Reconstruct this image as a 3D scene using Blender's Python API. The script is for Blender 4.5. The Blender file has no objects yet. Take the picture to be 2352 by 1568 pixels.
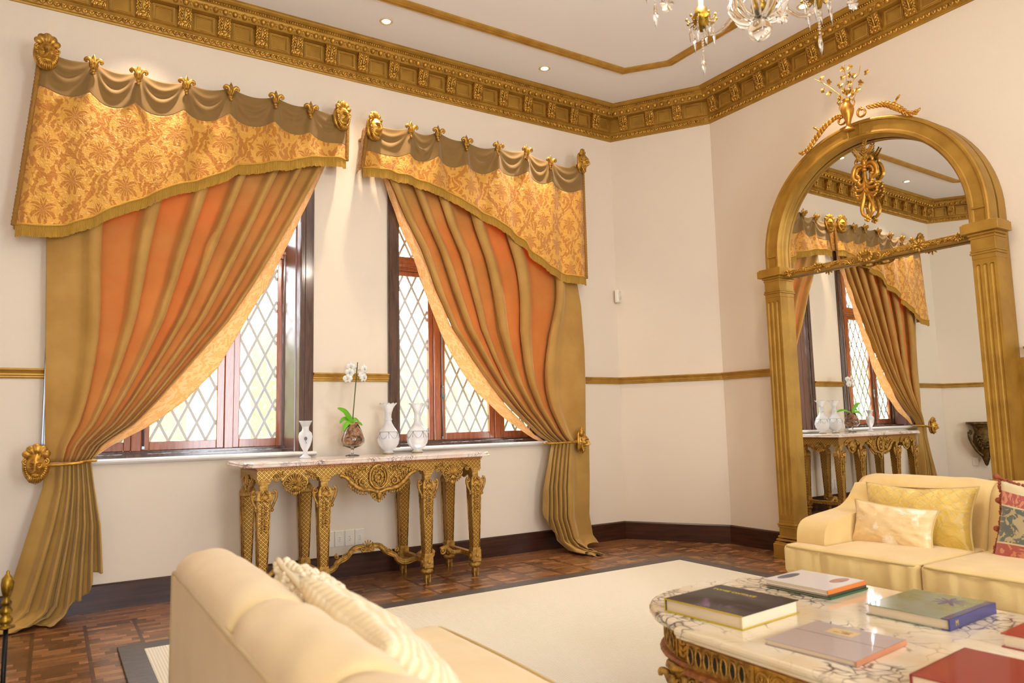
import bpy, math, random
from mathutils import Vector, Matrix, noise
PI = math.pi
SC = bpy.context.scene
COL = SC.collection
random.seed(7)

# ------------------------------------------------------------------ camera
CAM = Vector((0.0, -5.5194, 1.15))
F_PX = 1673.05
def _axes(yaw, pitch, roll):
    y, p, r = map(math.radians, (yaw, pitch, roll))
    w = Vector((math.sin(y)*math.cos(p), math.cos(y)*math.cos(p), math.sin(p)))
    rt = Vector((math.cos(y), -math.sin(y), 0)); up = rt.cross(w)
    return rt*math.cos(r)+up*math.sin(r), up*math.cos(r)-rt*math.sin(r), w
RT, UP, FW = _axes(32.2415, 6.208, -1.3012)
cam_d = bpy.data.cameras.new('camera')
cam = bpy.data.objects.new('camera', cam_d)
COL.objects.link(cam)
cam.matrix_world = Matrix(((RT.x, UP.x, -FW.x, CAM.x), (RT.y, UP.y, -FW.y, CAM.y), (RT.z, UP.z, -FW.z, CAM.z), (0, 0, 0, 1)))
cam_d.sensor_width = 36.0
cam_d.lens = F_PX/2352*36.0
cam_d.clip_start = 0.05
cam_d.dof.use_dof = True
cam_d.dof.focus_distance = 6.0
cam_d.dof.aperture_fstop = 3.2
SC.camera = cam

# ------------------------------------------------------------------ view, world, portals
SC.view_settings.view_transform = 'Standard'
SC.view_settings.look = 'None'
SC.view_settings.gamma = 1.0
SC.view_settings.use_curve_mapping = False
SC.view_settings.exposure = 0.26
wd = bpy.data.worlds.new('daylight'); SC.world = wd
wd.use_nodes = True
bg = wd.node_tree.nodes['Background']
bg.inputs[0].default_value = (0.86, 0.93, 1.0, 1)
bg.inputs[1].default_value = 13.0

def area_portal(name, loc, rot, sx, sy):
    l = bpy.data.lights.new(name, 'AREA'); l.shape = 'RECTANGLE'; l.size = sx; l.size_y = sy
    l.cycles.is_portal = True
    o = bpy.data.objects.new(name, l); COL.objects.link(o); o.location = loc; o.rotation_euler = rot
    return o
WIN = [(0.808, 0.864), (3.148, 0.864)]          # centre x, half width of the window casings
for cx, hw in WIN:
    area_portal('window_portal', (cx, 0.33, 2.15), (-PI/2, 0, 0), 1.6, 2.5)
REAR = [(-0.1, 1.0), (2.6, 1.1)]                 # unseen rear window openings, sized for fill daylight: centre x, width
for cx, w in REAR:
    area_portal('window_portal', (cx, -8.45, 1.75), (PI/2, 0, 0), w, 2.9)

def spot(name, loc, power, color, angle, blend, radius, direction=(0, 0, -1)):
    l = bpy.data.lights.new(name, 'SPOT'); l.energy = power; l.color = color
    l.spot_size = math.radians(angle); l.spot_blend = blend; l.shadow_soft_size = radius
    o = bpy.data.objects.new(name, l); COL.objects.link(o); o.location = loc
    o.rotation_euler = Vector(direction).to_track_quat('-Z', 'Y').to_euler()
    return o
def point(name, loc, power, color, radius):
    l = bpy.data.lights.new(name, 'POINT'); l.energy = power; l.color = color; l.shadow_soft_size = radius
    o = bpy.data.objects.new(name, l); COL.objects.link(o); o.location = loc
    return o
WARM = (1.0, 0.80, 0.58)
CANDLE = (1.0, 0.87, 0.73)
DOWN_POWER = 115.0
CHAND_POWER = 22.0

# ------------------------------------------------------------------ pixel rays: measure a place on a real plane of the room
def ray(u, v):
    return RT*((u-1176)/F_PX) + UP*(-(v-784)/F_PX) + FW
def at_y(u, v, y):
    d = ray(u, v); return CAM + d*((y-CAM.y)/d.y)
def at_x(u, v, x):
    d = ray(u, v); return CAM + d*((x-CAM.x)/d.x)
def at_z(u, v, z):
    d = ray(u, v); return CAM + d*((z-CAM.z)/d.z)

# ------------------------------------------------------------------ object helpers
def tag(o, label=None, cat=None, group=None, kind=None):
    if label: o['label'] = label
    if cat: o['category'] = cat
    if group: o['group'] = group
    if kind: o['kind'] = kind
    return o
def thing(name, label, cat, loc=(0, 0, 0), rz=0.0, group=None):
    o = bpy.data.objects.new(name, None); COL.objects.link(o)
    o.empty_display_size = 0.1
    o.location = loc; o.rotation_euler = (0, 0, rz)
    return tag(o, label, cat, group)
def copy_tree(o, parent=None):
    c = o.copy(); COL.objects.link(c); c.parent = parent
    if parent is not None: c.matrix_parent_inverse = Matrix()
    for ch in list(o.children): copy_tree(ch, c)
    return c

class MB:
    """collects shapes and links them as one mesh object"""
    def __init__(s): s.v = []; s.f = []; s.sm = []; s.uv = {}; s.mi = []; s.M = Matrix(); s.m = 0
    def add(s, vs, fs, smooth=True, uvs=None):
        b = len(s.v); M = s.M
        s.v += [M @ Vector(p) for p in vs]
        for f in fs:
            s.f.append([b+i for i in f]); s.sm.append(smooth); s.mi.append(s.m)
        if uvs:
            for i, q in enumerate(uvs): s.uv[b+i] = q
        return b
    def box(s, c, d, rz=0.0, taper=None):
        x, y, z = d[0]/2, d[1]/2, d[2]/2; t = taper or 1.0
        vs = [(-x*t, -y*t, -z), (x*t, -y*t, -z), (x*t, y*t, -z), (-x*t, y*t, -z), (-x, -y, z), (x, -y, z), (x, y, z), (-x, y, z)]
        R = Matrix.Rotation(rz, 4, 'Z'); c = Vector(c)
        s.add([R @ Vector(p)+c for p in vs], [(0, 3, 2, 1), (4, 5, 6, 7), (0, 1, 5, 4), (1, 2, 6, 5), (2, 3, 7, 6), (3, 0, 4, 7)], False)
    def b2(s, a, b):
        s.box([(a[i]+b[i])/2 for i in range(3)], [abs(a[i]-b[i]) for i in range(3)])
    def grid(s, fn, nu, nv, smooth=True, wrapu=False, uvf=None, flip=False):
        vs = []; uv = []
        for j in range(nv+1):
            for i in range(nu+(0 if wrapu else 1)):
                vs.append(fn(i/nu, j/nv))
                if uvf: uv.append(uvf(i/nu, j/nv))
        n = nu if wrapu else nu+1; fs = []
        for j in range(nv):
            for i in range(nu):
                i2 = (i+1) % n if wrapu else i+1
                q = (j*n+i, j*n+i2, (j+1)*n+i2, (j+1)*n+i)
                fs.append(q[::-1] if flip else q)
        s.add(vs, fs, smooth, uv or None)
    def tube(s, pts, r, seg=8, closed=False, cap=True, flat=1.0):
        pts = [Vector(p) for p in pts]; n = len(pts)
        rr = r if isinstance(r, (list, tuple)) else [r]*n
        rings = []; up = None
        for i, p in enumerate(pts):
            if closed: t = pts[(i+1) % n]-pts[i-1]
            else: t = pts[min(i+1, n-1)]-pts[max(i-1, 0)]
            if t.length < 1e-9: t = Vector((0, 0, 1))
            t.normalize()
            if up is None:
                up = Vector((0, 0, 1)) if abs(t.z) < 0.9 else Vector((0, 1, 0))
            a = up-t*up.dot(t)
            if a.length < 1e-6: a = t.orthogonal()
            a.normalize(); up = a; b = t.cross(a)
            rings.append([p+a*math.cos(2*PI*k/seg)*rr[i]+b*math.sin(2*PI*k/seg)*rr[i]*flat for k in range(seg)])
        vs = [q for R in rings for q in R]; fs = []
        m = n if closed else n-1
        for i in range(m):
            i2 = (i+1) % n
            for k in range(seg):
                k2 = (k+1) % seg
                fs.append((i*seg+k, i*seg+k2, i2*seg+k2, i2*seg+k))
        if cap and not closed:
            fs.append(tuple(range(seg))[::-1]); fs.append(tuple((n-1)*seg+k for k in range(seg)))
        s.add(vs, fs, True)
    def lathe(s, prof, seg=24, c=(0, 0, 0), sx=1.0, sy=1.0, fn=None):
        c = Vector(c)
        def P(u, j):
            r, z = prof[j]; a = 2*PI*u
            if fn: r, z = fn(r, z, a, j)
            return c+Vector((r*math.cos(a)*sx, r*math.sin(a)*sy, z))
        n = len(prof); vs = [P(i/seg, j) for j in range(n) for i in range(seg)]; fs = []
        for j in range(n-1):
            for i in range(seg):
                i2 = (i+1) % seg
                fs.append((j*seg+i, j*seg+i2, (j+1)*seg+i2, (j+1)*seg+i))
        if prof[0][0] > 1e-6: fs.append(tuple(range(seg))[::-1])
        if prof[-1][0] > 1e-6: fs.append(tuple((n-1)*seg+i for i in range(seg)))
        s.add(vs, fs, True)
    def ball(s, c, r, seg=12, rings=8, rot=None):
        r = r if isinstance(r, (list, tuple)) else (r, r, r)
        c = Vector(c); R = rot or Matrix()
        vs = []; fs = []
        for j in range(1, rings):
            t = PI*j/rings
            for i in range(seg):
                a = 2*PI*i/seg
                vs.append(R @ Vector((r[0]*math.sin(t)*math.cos(a), r[1]*math.sin(t)*math.sin(a), r[2]*math.cos(t)))+c)
        b = len(vs); vs.append(R @ Vector((0, 0, r[2]))+c); vs.append(R @ Vector((0, 0, -r[2]))+c)
        for j in range(rings-2):
            for i in range(seg):
                i2 = (i+1) % seg
                fs.append((j*seg+i2, j*seg+i, (j+1)*seg+i, (j+1)*seg+i2))
        for i in range(seg):
            i2 = (i+1) % seg
            fs.append((i, i2, b)); fs.append(((rings-2)*seg+i2, (rings-2)*seg+i, b+1))
        s.add(vs, fs, True)
    def prism(s, outline, y0, y1, smooth=False, axis='y'):
        """closed outline of (x,z), extruded along y (or (x,y) along z)"""
        n = len(outline)
        if axis == 'y': A = [(p[0], y0, p[1]) for p in outline]; B = [(p[0], y1, p[1]) for p in outline]
        elif axis == 'x': A = [(y0, p[0], p[1]) for p in outline]; B = [(y1, p[0], p[1]) for p in outline]
        else: A = [(p[0], p[1], y0) for p in outline]; B = [(p[0], p[1], y1) for p in outline]
        s.add(A+B, [tuple(range(n)), tuple(range(2*n-1, n-1, -1))], False)
        s.add(A+B, [(i, i+n, (i+1) % n+n, (i+1) % n) for i in range(n)], smooth)
    def sweep(s, path, prof, closed=False, smooth=False):
        """profile of (out, z) run along a plan polyline with mitred corners; out is to the right of travel"""
        path = [Vector((p[0], p[1])) for p in path]; n = len(path); st = []
        for i, p in enumerate(path):
            if closed or 0 < i < n-1:
                a = (p-path[i-1]).normalized(); b = (path[(i+1) % n]-p).normalized()
            elif i == 0: a = b = (path[1]-p).normalized()
            else: a = b = (p-path[-2]).normalized()
            na = Vector((a.y, -a.x)); nb = Vector((b.y, -b.x)); m = (na+nb).normalized()
            m = m/max(0.2, m.dot(na)); st.append((p, m))
        vs = []; k = len(prof)
        for p, m in st:
            for o, z in prof: vs.append((p.x+m.x*o, p.y+m.y*o, z))
        fs = []
        for i in range(n if closed else n-1):
            i2 = (i+1) % n
            for j in range(k-1): fs.append((i*k+j, i2*k+j, i2*k+j+1, i*k+j+1))
        if not closed:
            fs.append(tuple(range(k))); fs.append(tuple((n-1)*k+j for j in range(k-1, -1, -1)))
        s.add(vs, fs, smooth)
    def build(s, name, mat, parent=None, loc=None, rot=None, bevel=0, solid=0, subd=0, fix=True):
        me = bpy.data.meshes.new(name)
        me.from_pydata([tuple(p) for p in s.v], [], s.f)
        for i, p in enumerate(me.polygons): p.use_smooth = s.sm[i]
        mats = mat if isinstance(mat, (list, tuple)) else [mat]
        for m in mats: me.materials.append(m)
        if len(mats) > 1:
            for i, p in enumerate(me.polygons): p.material_index = s.mi[i]
        if s.uv:
            L = me.uv_layers.new(name='UVMap')
            for lp in me.loops: L.data[lp.index].uv = s.uv.get(lp.vertex_index, (0, 0))
        me.validate()
        if fix:
            import bmesh
            bm = bmesh.new(); bm.from_mesh(me)
            bmesh.ops.recalc_face_normals(bm, faces=bm.faces)
            bm.to_mesh(me); bm.free()
        o = bpy.data.objects.new(name, me); COL.objects.link(o)
        if parent is not None: o.parent = parent
        if loc is not None: o.location = loc
        if rot is not None: o.rotation_euler = rot
        if solid:
            m = o.modifiers.new('thickness', 'SOLIDIFY'); m.thickness = solid; m.offset = 0
        if bevel:
            m = o.modifiers.new('bevel', 'BEVEL'); m.width = bevel; m.segments = 2; m.limit_method = 'ANGLE'; m.angle_limit = math.radians(40)
        if subd:
            m = o.modifiers.new('subd', 'SUBSURF'); m.levels = subd; m.render_levels = subd
        return o
def lerp(a, b, t): return a+(b-a)*t
def smooth(a, b, x):
    t = max(0.0, min(1.0, (x-a)/(b-a))); return t*t*(3-2*t)
def pl(pts, x):
    """piecewise linear table lookup"""
    if x <= pts[0][0]: return pts[0][1]
    for (a, b), (c, d) in zip(pts, pts[1:]):
        if x <= c: return b+(d-b)*(x-a)/(c-a)
    return pts[-1][1]
def catmull(pts, n=6, closed=False):
    P = [Vector(p) for p in pts]; out = []; m = len(P)
    rng = range(m) if closed else range(m-1)
    for i in rng:
        p0 = P[i-1] if (i > 0 or closed) else P[0]; p1 = P[i]; p2 = P[(i+1) % m]
        p3 = P[(i+2) % m] if (closed or i+2 < m) else P[-1]
        for k in range(n):
            t = k/n
            out.append(0.5*((2*p1)+(p2-p0)*t+(2*p0-5*p1+4*p2-p3)*t*t+(3*p1-p0-3*p2+p3)*t**3))
    if not closed: out.append(P[-1])
    return out
def spiral(c, r0, r1, a0, turns, n=24, plane='xz', y=0.0):
    out = []
    for k in range(n+1):
        t = k/n; a = a0+2*PI*turns*t; r = lerp(r0, r1, t)
        x, z = c[0]+r*math.cos(a), c[1]+r*math.sin(a)
        out.append((x, y, z) if plane == 'xz' else ((y, x, z) if plane == 'yz' else (x, z, y)))
    return out

# ------------------------------------------------------------------ materials
class X:
    """tiny expression wrapper round shader math nodes"""
    T = None
    def __init__(s, v): s.v = v
    @staticmethod
    def op(o, *a):
        n = X.T.nodes.new('ShaderNodeMath'); n.operation = o
        for i, q in enumerate(a):
            q = q.v if isinstance(q, X) else q
            if isinstance(q, (int, float)): n.inputs[i].default_value = q
            else: X.T.links.new(q, n.inputs[i])
        return X(n.outputs[0])
    def __add__(s, o): return X.op('ADD', s, o)
    __radd__ = __add__
    def __sub__(s, o): return X.op('SUBTRACT', s, o)
    def __rsub__(s, o): return X.op('SUBTRACT', o, s)
    def __mul__(s, o): return X.op('MULTIPLY', s, o)
    __rmul__ = __mul__
    def __truediv__(s, o): return X.op('DIVIDE', s, o)
    def sin(s): return X.op('SINE', s)
    def cos(s): return X.op('COSINE', s)
    def abs(s): return X.op('ABSOLUTE', s)
    def fract(s): return X.op('FRACT', s)
    def floor(s): return X.op('FLOOR', s)
    def sqrt(s): return X.op('SQRT', s)
    def gt(s, o): return X.op('GREATER_THAN', s, o)
    def lt(s, o): return X.op('LESS_THAN', s, o)
    def max(s, o): return X.op('MAXIMUM', s, o)
    def min(s, o): return X.op('MINIMUM', s, o)
    def atan2(s, o): return X.op('ARCTAN2', s, o)
    def clamp(s): return s.max(0.0).min(1.0)
    def step(s, a, b):
        n = X.T.nodes.new('ShaderNodeMapRange'); n.interpolation_type = 'SMOOTHSTEP'
        X.T.links.new(s.v, n.inputs[0]); n.inputs[1].default_value = a; n.inputs[2].default_value = b
        return X(n.outputs[0])
class Mat:
    def __init__(s, name, col=(0.8, 0.8, 0.8), rough=0.5, metal=0.0, **kw):
        s.m = bpy.data.materials.new(name); s.m.use_nodes = True
        s.t = s.m.node_tree; X.T = s.t
        s.b = s.t.nodes['Principled BSDF']; s.out = s.t.nodes['Material Output']
        s.set('Base Color', (*col, 1)); s.set('Roughness', rough); s.set('Metallic', metal)
        for k, v in kw.items(): s.set(k.replace('_', ' '), v)
    def set(s, k, v):
        i = s.b.inputs[k]
        if isinstance(v, X): s.t.links.new(v.v, i)
        elif hasattr(v, 'is_output'): s.t.links.new(v, i)
        else: i.default_value = v
    def coord(s, kind='Object'):
        n = s.t.nodes.new('ShaderNodeTexCoord'); return n.outputs[kind]
    def xyz(s, kind='Object'):
        n = s.t.nodes.new('ShaderNodeSeparateXYZ'); s.t.links.new(s.coord(kind), n.inputs[0])
        return [X(o) for o in n.outputs]
    def scaled(s, vec, sc):
        n = s.t.nodes.new('ShaderNodeMapping'); s.t.links.new(vec, n.inputs[0]); n.inputs['Scale'].default_value = sc; return n.outputs[0]
    def noise(s, scale, detail=4, rough=0.55, vec=None, dist=0.0, sc=None):
        n = s.t.nodes.new('ShaderNodeTexNoise'); v = vec or s.coord()
        if sc: v = s.scaled(v, sc)
        s.t.links.new(v, n.inputs['Vector'])
        n.inputs['Scale'].default_value = scale; n.inputs['Detail'].default_value = detail; n.inputs['Roughness'].default_value = rough
        n.inputs['Distortion'].default_value = dist
        return X(n.outputs[0])
    def voro(s, scale, vec=None, feature='F1', out=0):
        n = s.t.nodes.new('ShaderNodeTexVoronoi'); n.feature = feature
        s.t.links.new(vec or s.coord(), n.inputs['Vector']); n.inputs['Scale'].default_value = scale
        return X(n.outputs[out])
    def ramp(s, fac, stops, interp='LINEAR'):
        n = s.t.nodes.new('ShaderNodeValToRGB'); e = n.color_ramp.elements; n.color_ramp.interpolation = interp
        while len(e) < len(stops): e.new(0.5)
        for i, (p, c) in enumerate(stops): e[i].position = p; e[i].color = (*c, 1)
        s.t.links.new(fac.v, n.inputs[0]); return n.outputs[0]
    def mix(s, fac, a, b):
        n = s.t.nodes.new('ShaderNodeMix'); n.data_type = 'RGBA'
        for i, q in ((0, fac), (6, a), (7, b)):
            if isinstance(q, X): q = q.v
            if isinstance(q, (int, float)): n.inputs[i].default_value = q
            elif isinstance(q, tuple): n.inputs[i].default_value = (*q, 1)
            else: s.t.links.new(q, n.inputs[i])
        return n.outputs[2]
    def bump(s, h, strength=0.3, dist=0.01):
        n = s.t.nodes.new('ShaderNodeBump'); s.t.links.new(h.v, n.inputs['Height'])
        n.inputs['Strength'].default_value = strength; n.inputs['Distance'].default_value = dist
        s.t.links.new(n.outputs[0], s.b.inputs['Normal']); s.nrm = n.outputs[0]
        return s
    def translucent(s, color, fac):
        tr = s.t.nodes.new('ShaderNodeBsdfTranslucent')
        if isinstance(color, tuple): tr.inputs[0].default_value = (*color, 1)
        else: s.t.links.new(color, tr.inputs[0])
        mx = s.t.nodes.new('ShaderNodeMixShader'); mx.inputs[0].default_value = fac
        s.t.links.new(s.b.outputs[0], mx.inputs[1]); s.t.links.new(tr.outputs[0], mx.inputs[2])
        s.t.links.new(mx.outputs[0], s.out.inputs[0]); return s
def srgb(r, g, b):
    f = lambda c: (c/255/12.92) if c/255 <= 0.04045 else ((c/255+0.055)/1.055)**2.4
    return (f(r), f(g), f(b))

def gold(name, c1, c2, rough=0.42, metal=0.55, bump=0.25, scale=18):
    m = Mat(name, rough=rough, metal=metal)
    n = m.noise(scale, 5)
    m.set('Base Color', m.ramp(n, [(0.3, c2), (0.62, c1)]))
    m.set('Roughness', n*0.25+(rough-0.1))
    m.bump(m.noise(scale*7, 4), bump, 0.003)
    return m.m
M = {}
M['gold_paint'] = gold('gold_paint', srgb(178, 136, 52), srgb(156, 114, 38), 0.44, 0.45, 0.15, 7)
M['gold_leaf'] = gold('gold_leaf', srgb(212, 164, 72), srgb(142, 100, 34), 0.34, 0.7, 0.35, 30)
M['gold_bright'] = gold('gold_bright', srgb(214, 160, 70), srgb(176, 118, 38), 0.3, 0.8, 0.15, 14)
M['gold_rail'] = gold('gold_rail', srgb(192, 150, 68), srgb(168, 124, 46), 0.42, 0.5, 0.1, 10)
M['gold_antique'] = gold('gold_antique', srgb(206, 162, 78), srgb(122, 78, 32), 0.42, 0.6, 0.6, 45)
M['gold_dark'] = gold('gold_dark', srgb(112, 84, 36), srgb(46, 32, 16), 0.4, 0.6, 0.5, 30)
M['red_bole'] = gold('red_bole', srgb(176, 112, 52), srgb(120, 58, 30), 0.45, 0.4, 0.3, 40)
def wall_mat(name, axis):
    m = Mat(name, srgb(230, 216, 196), 0.62)
    x, y, z = m.xyz()
    u = x if axis == 'x' else (y if axis == 'y' else x*0.545-y*0.838)
    zig = ((u/0.034).fract()-0.5).abs()
    ridge = (((z+zig*0.034)/0.0125).fract()-0.5).abs()
    up = z.gt(1.53)
    m.bump(ridge*up*0.8+m.noise(60, 3)*0.12, 0.22, 0.004)
    return m.m
M['wall_x'] = wall_mat('embossed_wallpaper', 'x')
M['wall_y'] = wall_mat('embossed_wallpaper_side', 'y')
M['wall_d'] = wall_mat('embossed_wallpaper_corner', 'd')
m = Mat('ceiling_paint', srgb(236, 234, 234), 0.8); M['ceiling'] = m.m
m = Mat('dark_skirting', srgb(52, 28, 18), 0.3)
m.set('Base Color', m.ramp(m.noise(3, 6, sc=(1, 1, 14)), [(0.3, srgb(38, 18, 12)), (0.7, srgb(74, 40, 26))])); M['skirting'] = m.m
def wood(name, c1, c2, rough=0.3):
    m = Mat(name, rough=rough)
    n = m.noise(9, 6, sc=(6, 6, 0.7))
    m.set('Base Color', m.ramp(n, [(0.3, c2), (0.7, c1)])); m.bump(n, 0.03, 0.002); m.set('Coat Weight', 0.6); m.set('Coat Roughness', 0.1); return m.m
M['wood_dark'] = wood('dark_casing_wood', srgb(96, 66, 52), srgb(62, 42, 34), 0.16)
mm = Mat('varnished_reveal', srgb(120, 84, 72), 0.3); mm.set('Coat Weight', 1.0); mm.set('Coat Roughness', 0.22); M['reveal'] = mm.m
M['wood_red'] = wood('mahogany_sash_wood', srgb(190, 116, 84), srgb(150, 84, 60), 0.2)
# parquet
m = Mat('parquet', rough=0.24)
x, y, z = m.xyz()
S = 0.257
border = y.gt(-0.36)
fx = (x/S+0.19).fract(); fy = (y/S).fract()
strip = ((fx-0.5).abs().gt(0.462))*(1-border)
tile = (x/S+0.19).floor()*7.13+(y/S).floor()*3.71
rows = 5.0
row = (fy*rows).floor()
seg = ((fx*2.0+(row*0.37+tile*0.61).fract()*0.9)).floor()
bseg = (x*1.3+(y*18.0).floor()*0.43).floor()
k1 = X.op('FRACT', ((row*12.9898+seg*78.233+tile*37.719).sin()*437.58))
k2 = X.op('FRACT', ((bseg*12.98+(y*18.0).floor()*41.3).sin()*437.58))
cell = k1*(1-border)+(k2*0.4+0.4)*border
fr = (fy*rows).fract(); frb = (y*18.0).fract()
crack = ((fr-0.5).abs().gt(0.478))*(1-border)+((frb-0.5).abs().gt(0.485))*border
joint = ((fy-0.5).abs().gt(0.488))*(1-border)
n1 = m.noise(5, 6, sc=(1.2, 9, 1))
base = m.ramp(cell*0.66+n1*0.34, [(0.14, srgb(88, 56, 34)), (0.42, srgb(116, 76, 46)), (0.68, srgb(142, 96, 60)), (0.95, srgb(176, 126, 84))])
c2 = m.mix(strip*0.8, base, srgb(70, 40, 24)); c3 = m.mix((crack*0.4).max(joint*0.7), c2, srgb(52, 30, 18))
m.set('Base Color', c3); m.set('Roughness', n1*0.16+0.17)
m.bump(crack*-0.6+n1*0.3, 0.12, 0.003); M['parquet'] = m.m
# rug
m = Mat('sisal_weave', rough=0.95)
x, y, z = m.xyz()
w = ((x+y)*230.0).sin()*((x-y)*230.0).sin()
m.set('Base Color', m.mix(w*0.5+0.5, srgb(226, 216, 192), srgb(248, 244, 230))); m.bump(w+m.noise(180, 3)*0.8, 0.8, 0.004); M['sisal'] = m.m
m = Mat('rug_border_leather', rough=0.42)
m.set('Base Color', m.ramp(m.noise(14, 5, sc=(1, 6, 1)), [(0.3, srgb(58, 50, 46)), (0.7, srgb(92, 82, 76))])); m.bump(m.noise(120, 3), 0.3, 0.003); M['rug_border'] = m.m
# glass, marble and so on
def glass(name, col=(1, 1, 1), rough=0.0, ior=1.45):
    m = Mat(name, col, rough, Transmission_Weight=1.0, IOR=ior); return m.m
M['glass'] = glass('clear_glass', (0.97, 0.99, 0.98))
M['crystal'] = glass('crystal', (0.98, 0.96, 0.9), 0.0, 1.55)
m = Mat('window_pane'); t = m.t
tb = t.nodes.new('ShaderNodeBsdfTransparent'); gb = t.nodes.new('ShaderNodeBsdfGlossy'); gb.inputs['Roughness'].default_value = 0.02
mx = t.nodes.new('ShaderNodeMixShader'); mx.inputs[0].default_value = 0.05
t.links.new(tb.outputs[0], mx.inputs[1]); t.links.new(gb.outputs[0], mx.inputs[2]); t.links.new(mx.outputs[0], m.out.inputs[0]); M['pane'] = m.m
m = Mat('lead_came', srgb(206, 210, 212), 0.6, 0.0); M['lead'] = m.m
m = Mat('steel_rod', srgb(150, 158, 160), 0.35, 0.8); M['steel'] = m.m
m = Mat('white_marble_sill', srgb(226, 224, 218), 0.3); M['sill'] = m.m
m = Mat('mirror_silver', (0.86, 0.87, 0.84), 0.0, 1.0); M['mirror'] = m.m
def marble(name, base, vein, warm, scale, amount):
    m = Mat(name, rough=0.12)
    co = m.coord()
    warp = m.noise(scale*0.9, 4)
    v = m.t.nodes.new('ShaderNodeVectorMath'); v.operation = 'ADD'
    cv = m.t.nodes.new('ShaderNodeCombineXYZ'); w2 = m.noise(scale*0.9, 4, vec=m.scaled(co, (1.3, 0.8, 1)))
    X.T.links.new((warp*0.32).v, cv.inputs[0]); X.T.links.new((w2*0.32).v, cv.inputs[1])
    X.T.links.new(co, v.inputs[0]); X.T.links.new(cv.outputs[0], v.inputs[1])
    e1 = m.voro(scale*2.2, v.outputs[0], 'DISTANCE_TO_EDGE'); e2 = m.voro(scale*7.5, v.outputs[0], 'DISTANCE_TO_EDGE')
    patch = m.noise(scale*0.75, 4).step(0.50, 0.57)
    big = (1-e1.step(0.0, 0.03))*0.55*(m.noise(scale*1.7, 3).step(0.40, 0.60)); small = (1-e2.step(0.0, 0.13))*patch
    veins = (big.max(small)*amount).clamp()
    bc = m.ramp(m.noise(scale*1.6, 5), [(0.3, warm), (0.65, base)])
    m.set('Base Color', m.mix(veins, bc, vein)); m.set('Coat Weight', 0.3); return m.m
M['marble_table'] = marble('breccia_marble', srgb(236, 224, 200), srgb(74, 60, 64), srgb(226, 202, 162), 3.0, 0.95)
M['marble_console'] = marble('veined_console_marble', srgb(228, 216, 208), srgb(96, 76, 84), srgb(214, 188, 170), 4.5, 0.9)
# damask and velvet
def damask_mask(m, cw=0.30, ch=0.42):
    n = m.t.nodes.new('ShaderNodeUVMap'); sp = m.t.nodes.new('ShaderNodeSeparateXYZ'); m.t.links.new(n.outputs[0], sp.inputs[0])
    u, v = X(sp.outputs[0])/cw, X(sp.outputs[1])/ch
    un = m.noise(9, 3, vec=n.outputs[0])
    def motif(u, v):
        a = u.fract()-0.5; b = v.fract()-0.5
        r = (a*a+b*b*1.5).sqrt(); th = b.atan2(a.abs())
        petal = (th*7.0+r*12.0).cos()
        edge = r-(0.20+petal*0.055)
        vein = ((th*13.0+r*26.0).sin()).gt(-0.72)
        return edge.lt(0.0)*vein
    a = motif(u, v).max(motif(u+0.5, v+0.5))
    og = ((u*2*PI).cos()+(v*2*PI).cos()).abs()
    lattice = og.lt(0.34+un*0.1)*(((u-v*0.4)*46.0+un*22.0).sin().gt(-0.35))
    curl = ((u*31.0+un*18.0).sin()*(v*27.0-un*15.0).sin()).gt(0.35)*og.lt(0.8)
    return a.max(lattice).max(curl), n.outputs[0]
def damask(name, light, dark, trans=None, fac=0.0, bumpy=0.5, cw=0.30, ch=0.42):
    m = Mat(name, rough=0.5)
    k, uv = damask_mask(m, cw, ch)
    m.set('Base Color', m.mix(k, light, dark)); m.set('Roughness', 0.38+k*0.3)
    m.set('Sheen Weight', 0.3)
    m.bump(k*-0.5+m.noise(42, 4, vec=uv, dist=1.2)*1.6, bumpy, 0.012)
    if trans: m.translucent(trans, fac)
    return m.m
M['damask'] = damask('gold_damask', srgb(224, 162, 54), srgb(192, 121, 24), bumpy=0.75)
M['damask_lining'] = damask('lining_damask', srgb(240, 210, 160), srgb(224, 164, 90), (1.0, 0.72, 0.42), 0.5, 0.2, 0.16, 0.22)
m = Mat('ochre_velvet', rough=0.75)
x, y, z = m.xyz()
m.set('Base Color', m.ramp(m.noise(4, 4), [(0.3, srgb(176, 130, 58)), (0.7, srgb(196, 152, 76))]))
m.set('Sheen Weight', 0.5); m.set('Sheen Roughness', 0.4); m.set('Sheen Tint', (1.0, 0.8, 0.55, 1))
m.bump(m.noise(350, 2), 0.15, 0.002)
m.translucent((1.0, 0.20, 0.02), 0.30)
at_ = m.t.nodes.new('ShaderNodeAttribute'); at_.attribute_name = 'layer_glow'; m.t.links.new(X.op('MULTIPLY', X(at_.outputs['Fac']), 0.34).v, m.t.nodes['Mix Shader'].inputs[0]); M['velvet'] = m.m
m = Mat('shaded_velvet', rough=0.75)  # same velvet for the tails: unlit look put into a darker, opaque colour
m.set('Base Color', m.ramp(m.noise(4, 4), [(0.3, srgb(160, 122, 54)), (0.7, srgb(180, 140, 68))])); m.set('Sheen Weight', 0.5); m.set('Sheen Roughness', 0.4); m.set('Sheen Tint', (1.0, 0.85, 0.6, 1)); m.bump(m.noise(350, 2), 0.15, 0.002); M['velvet_shaded'] = m.m
m = Mat('valance_velvet', srgb(132, 98, 40), 0.75, Sheen_Weight=0.35); m.bump(m.noise(300, 2), 0.15, 0.002); M['velvet_band'] = m.m
m = Mat('bullion_fringe', rough=0.8); n = m.t.nodes.new('ShaderNodeUVMap'); sp = m.t.nodes.new('ShaderNodeSeparateXYZ'); m.t.links.new(n.outputs[0], sp.inputs[0])
st = (X(sp.outputs[0])*900.0).sin()
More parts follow.
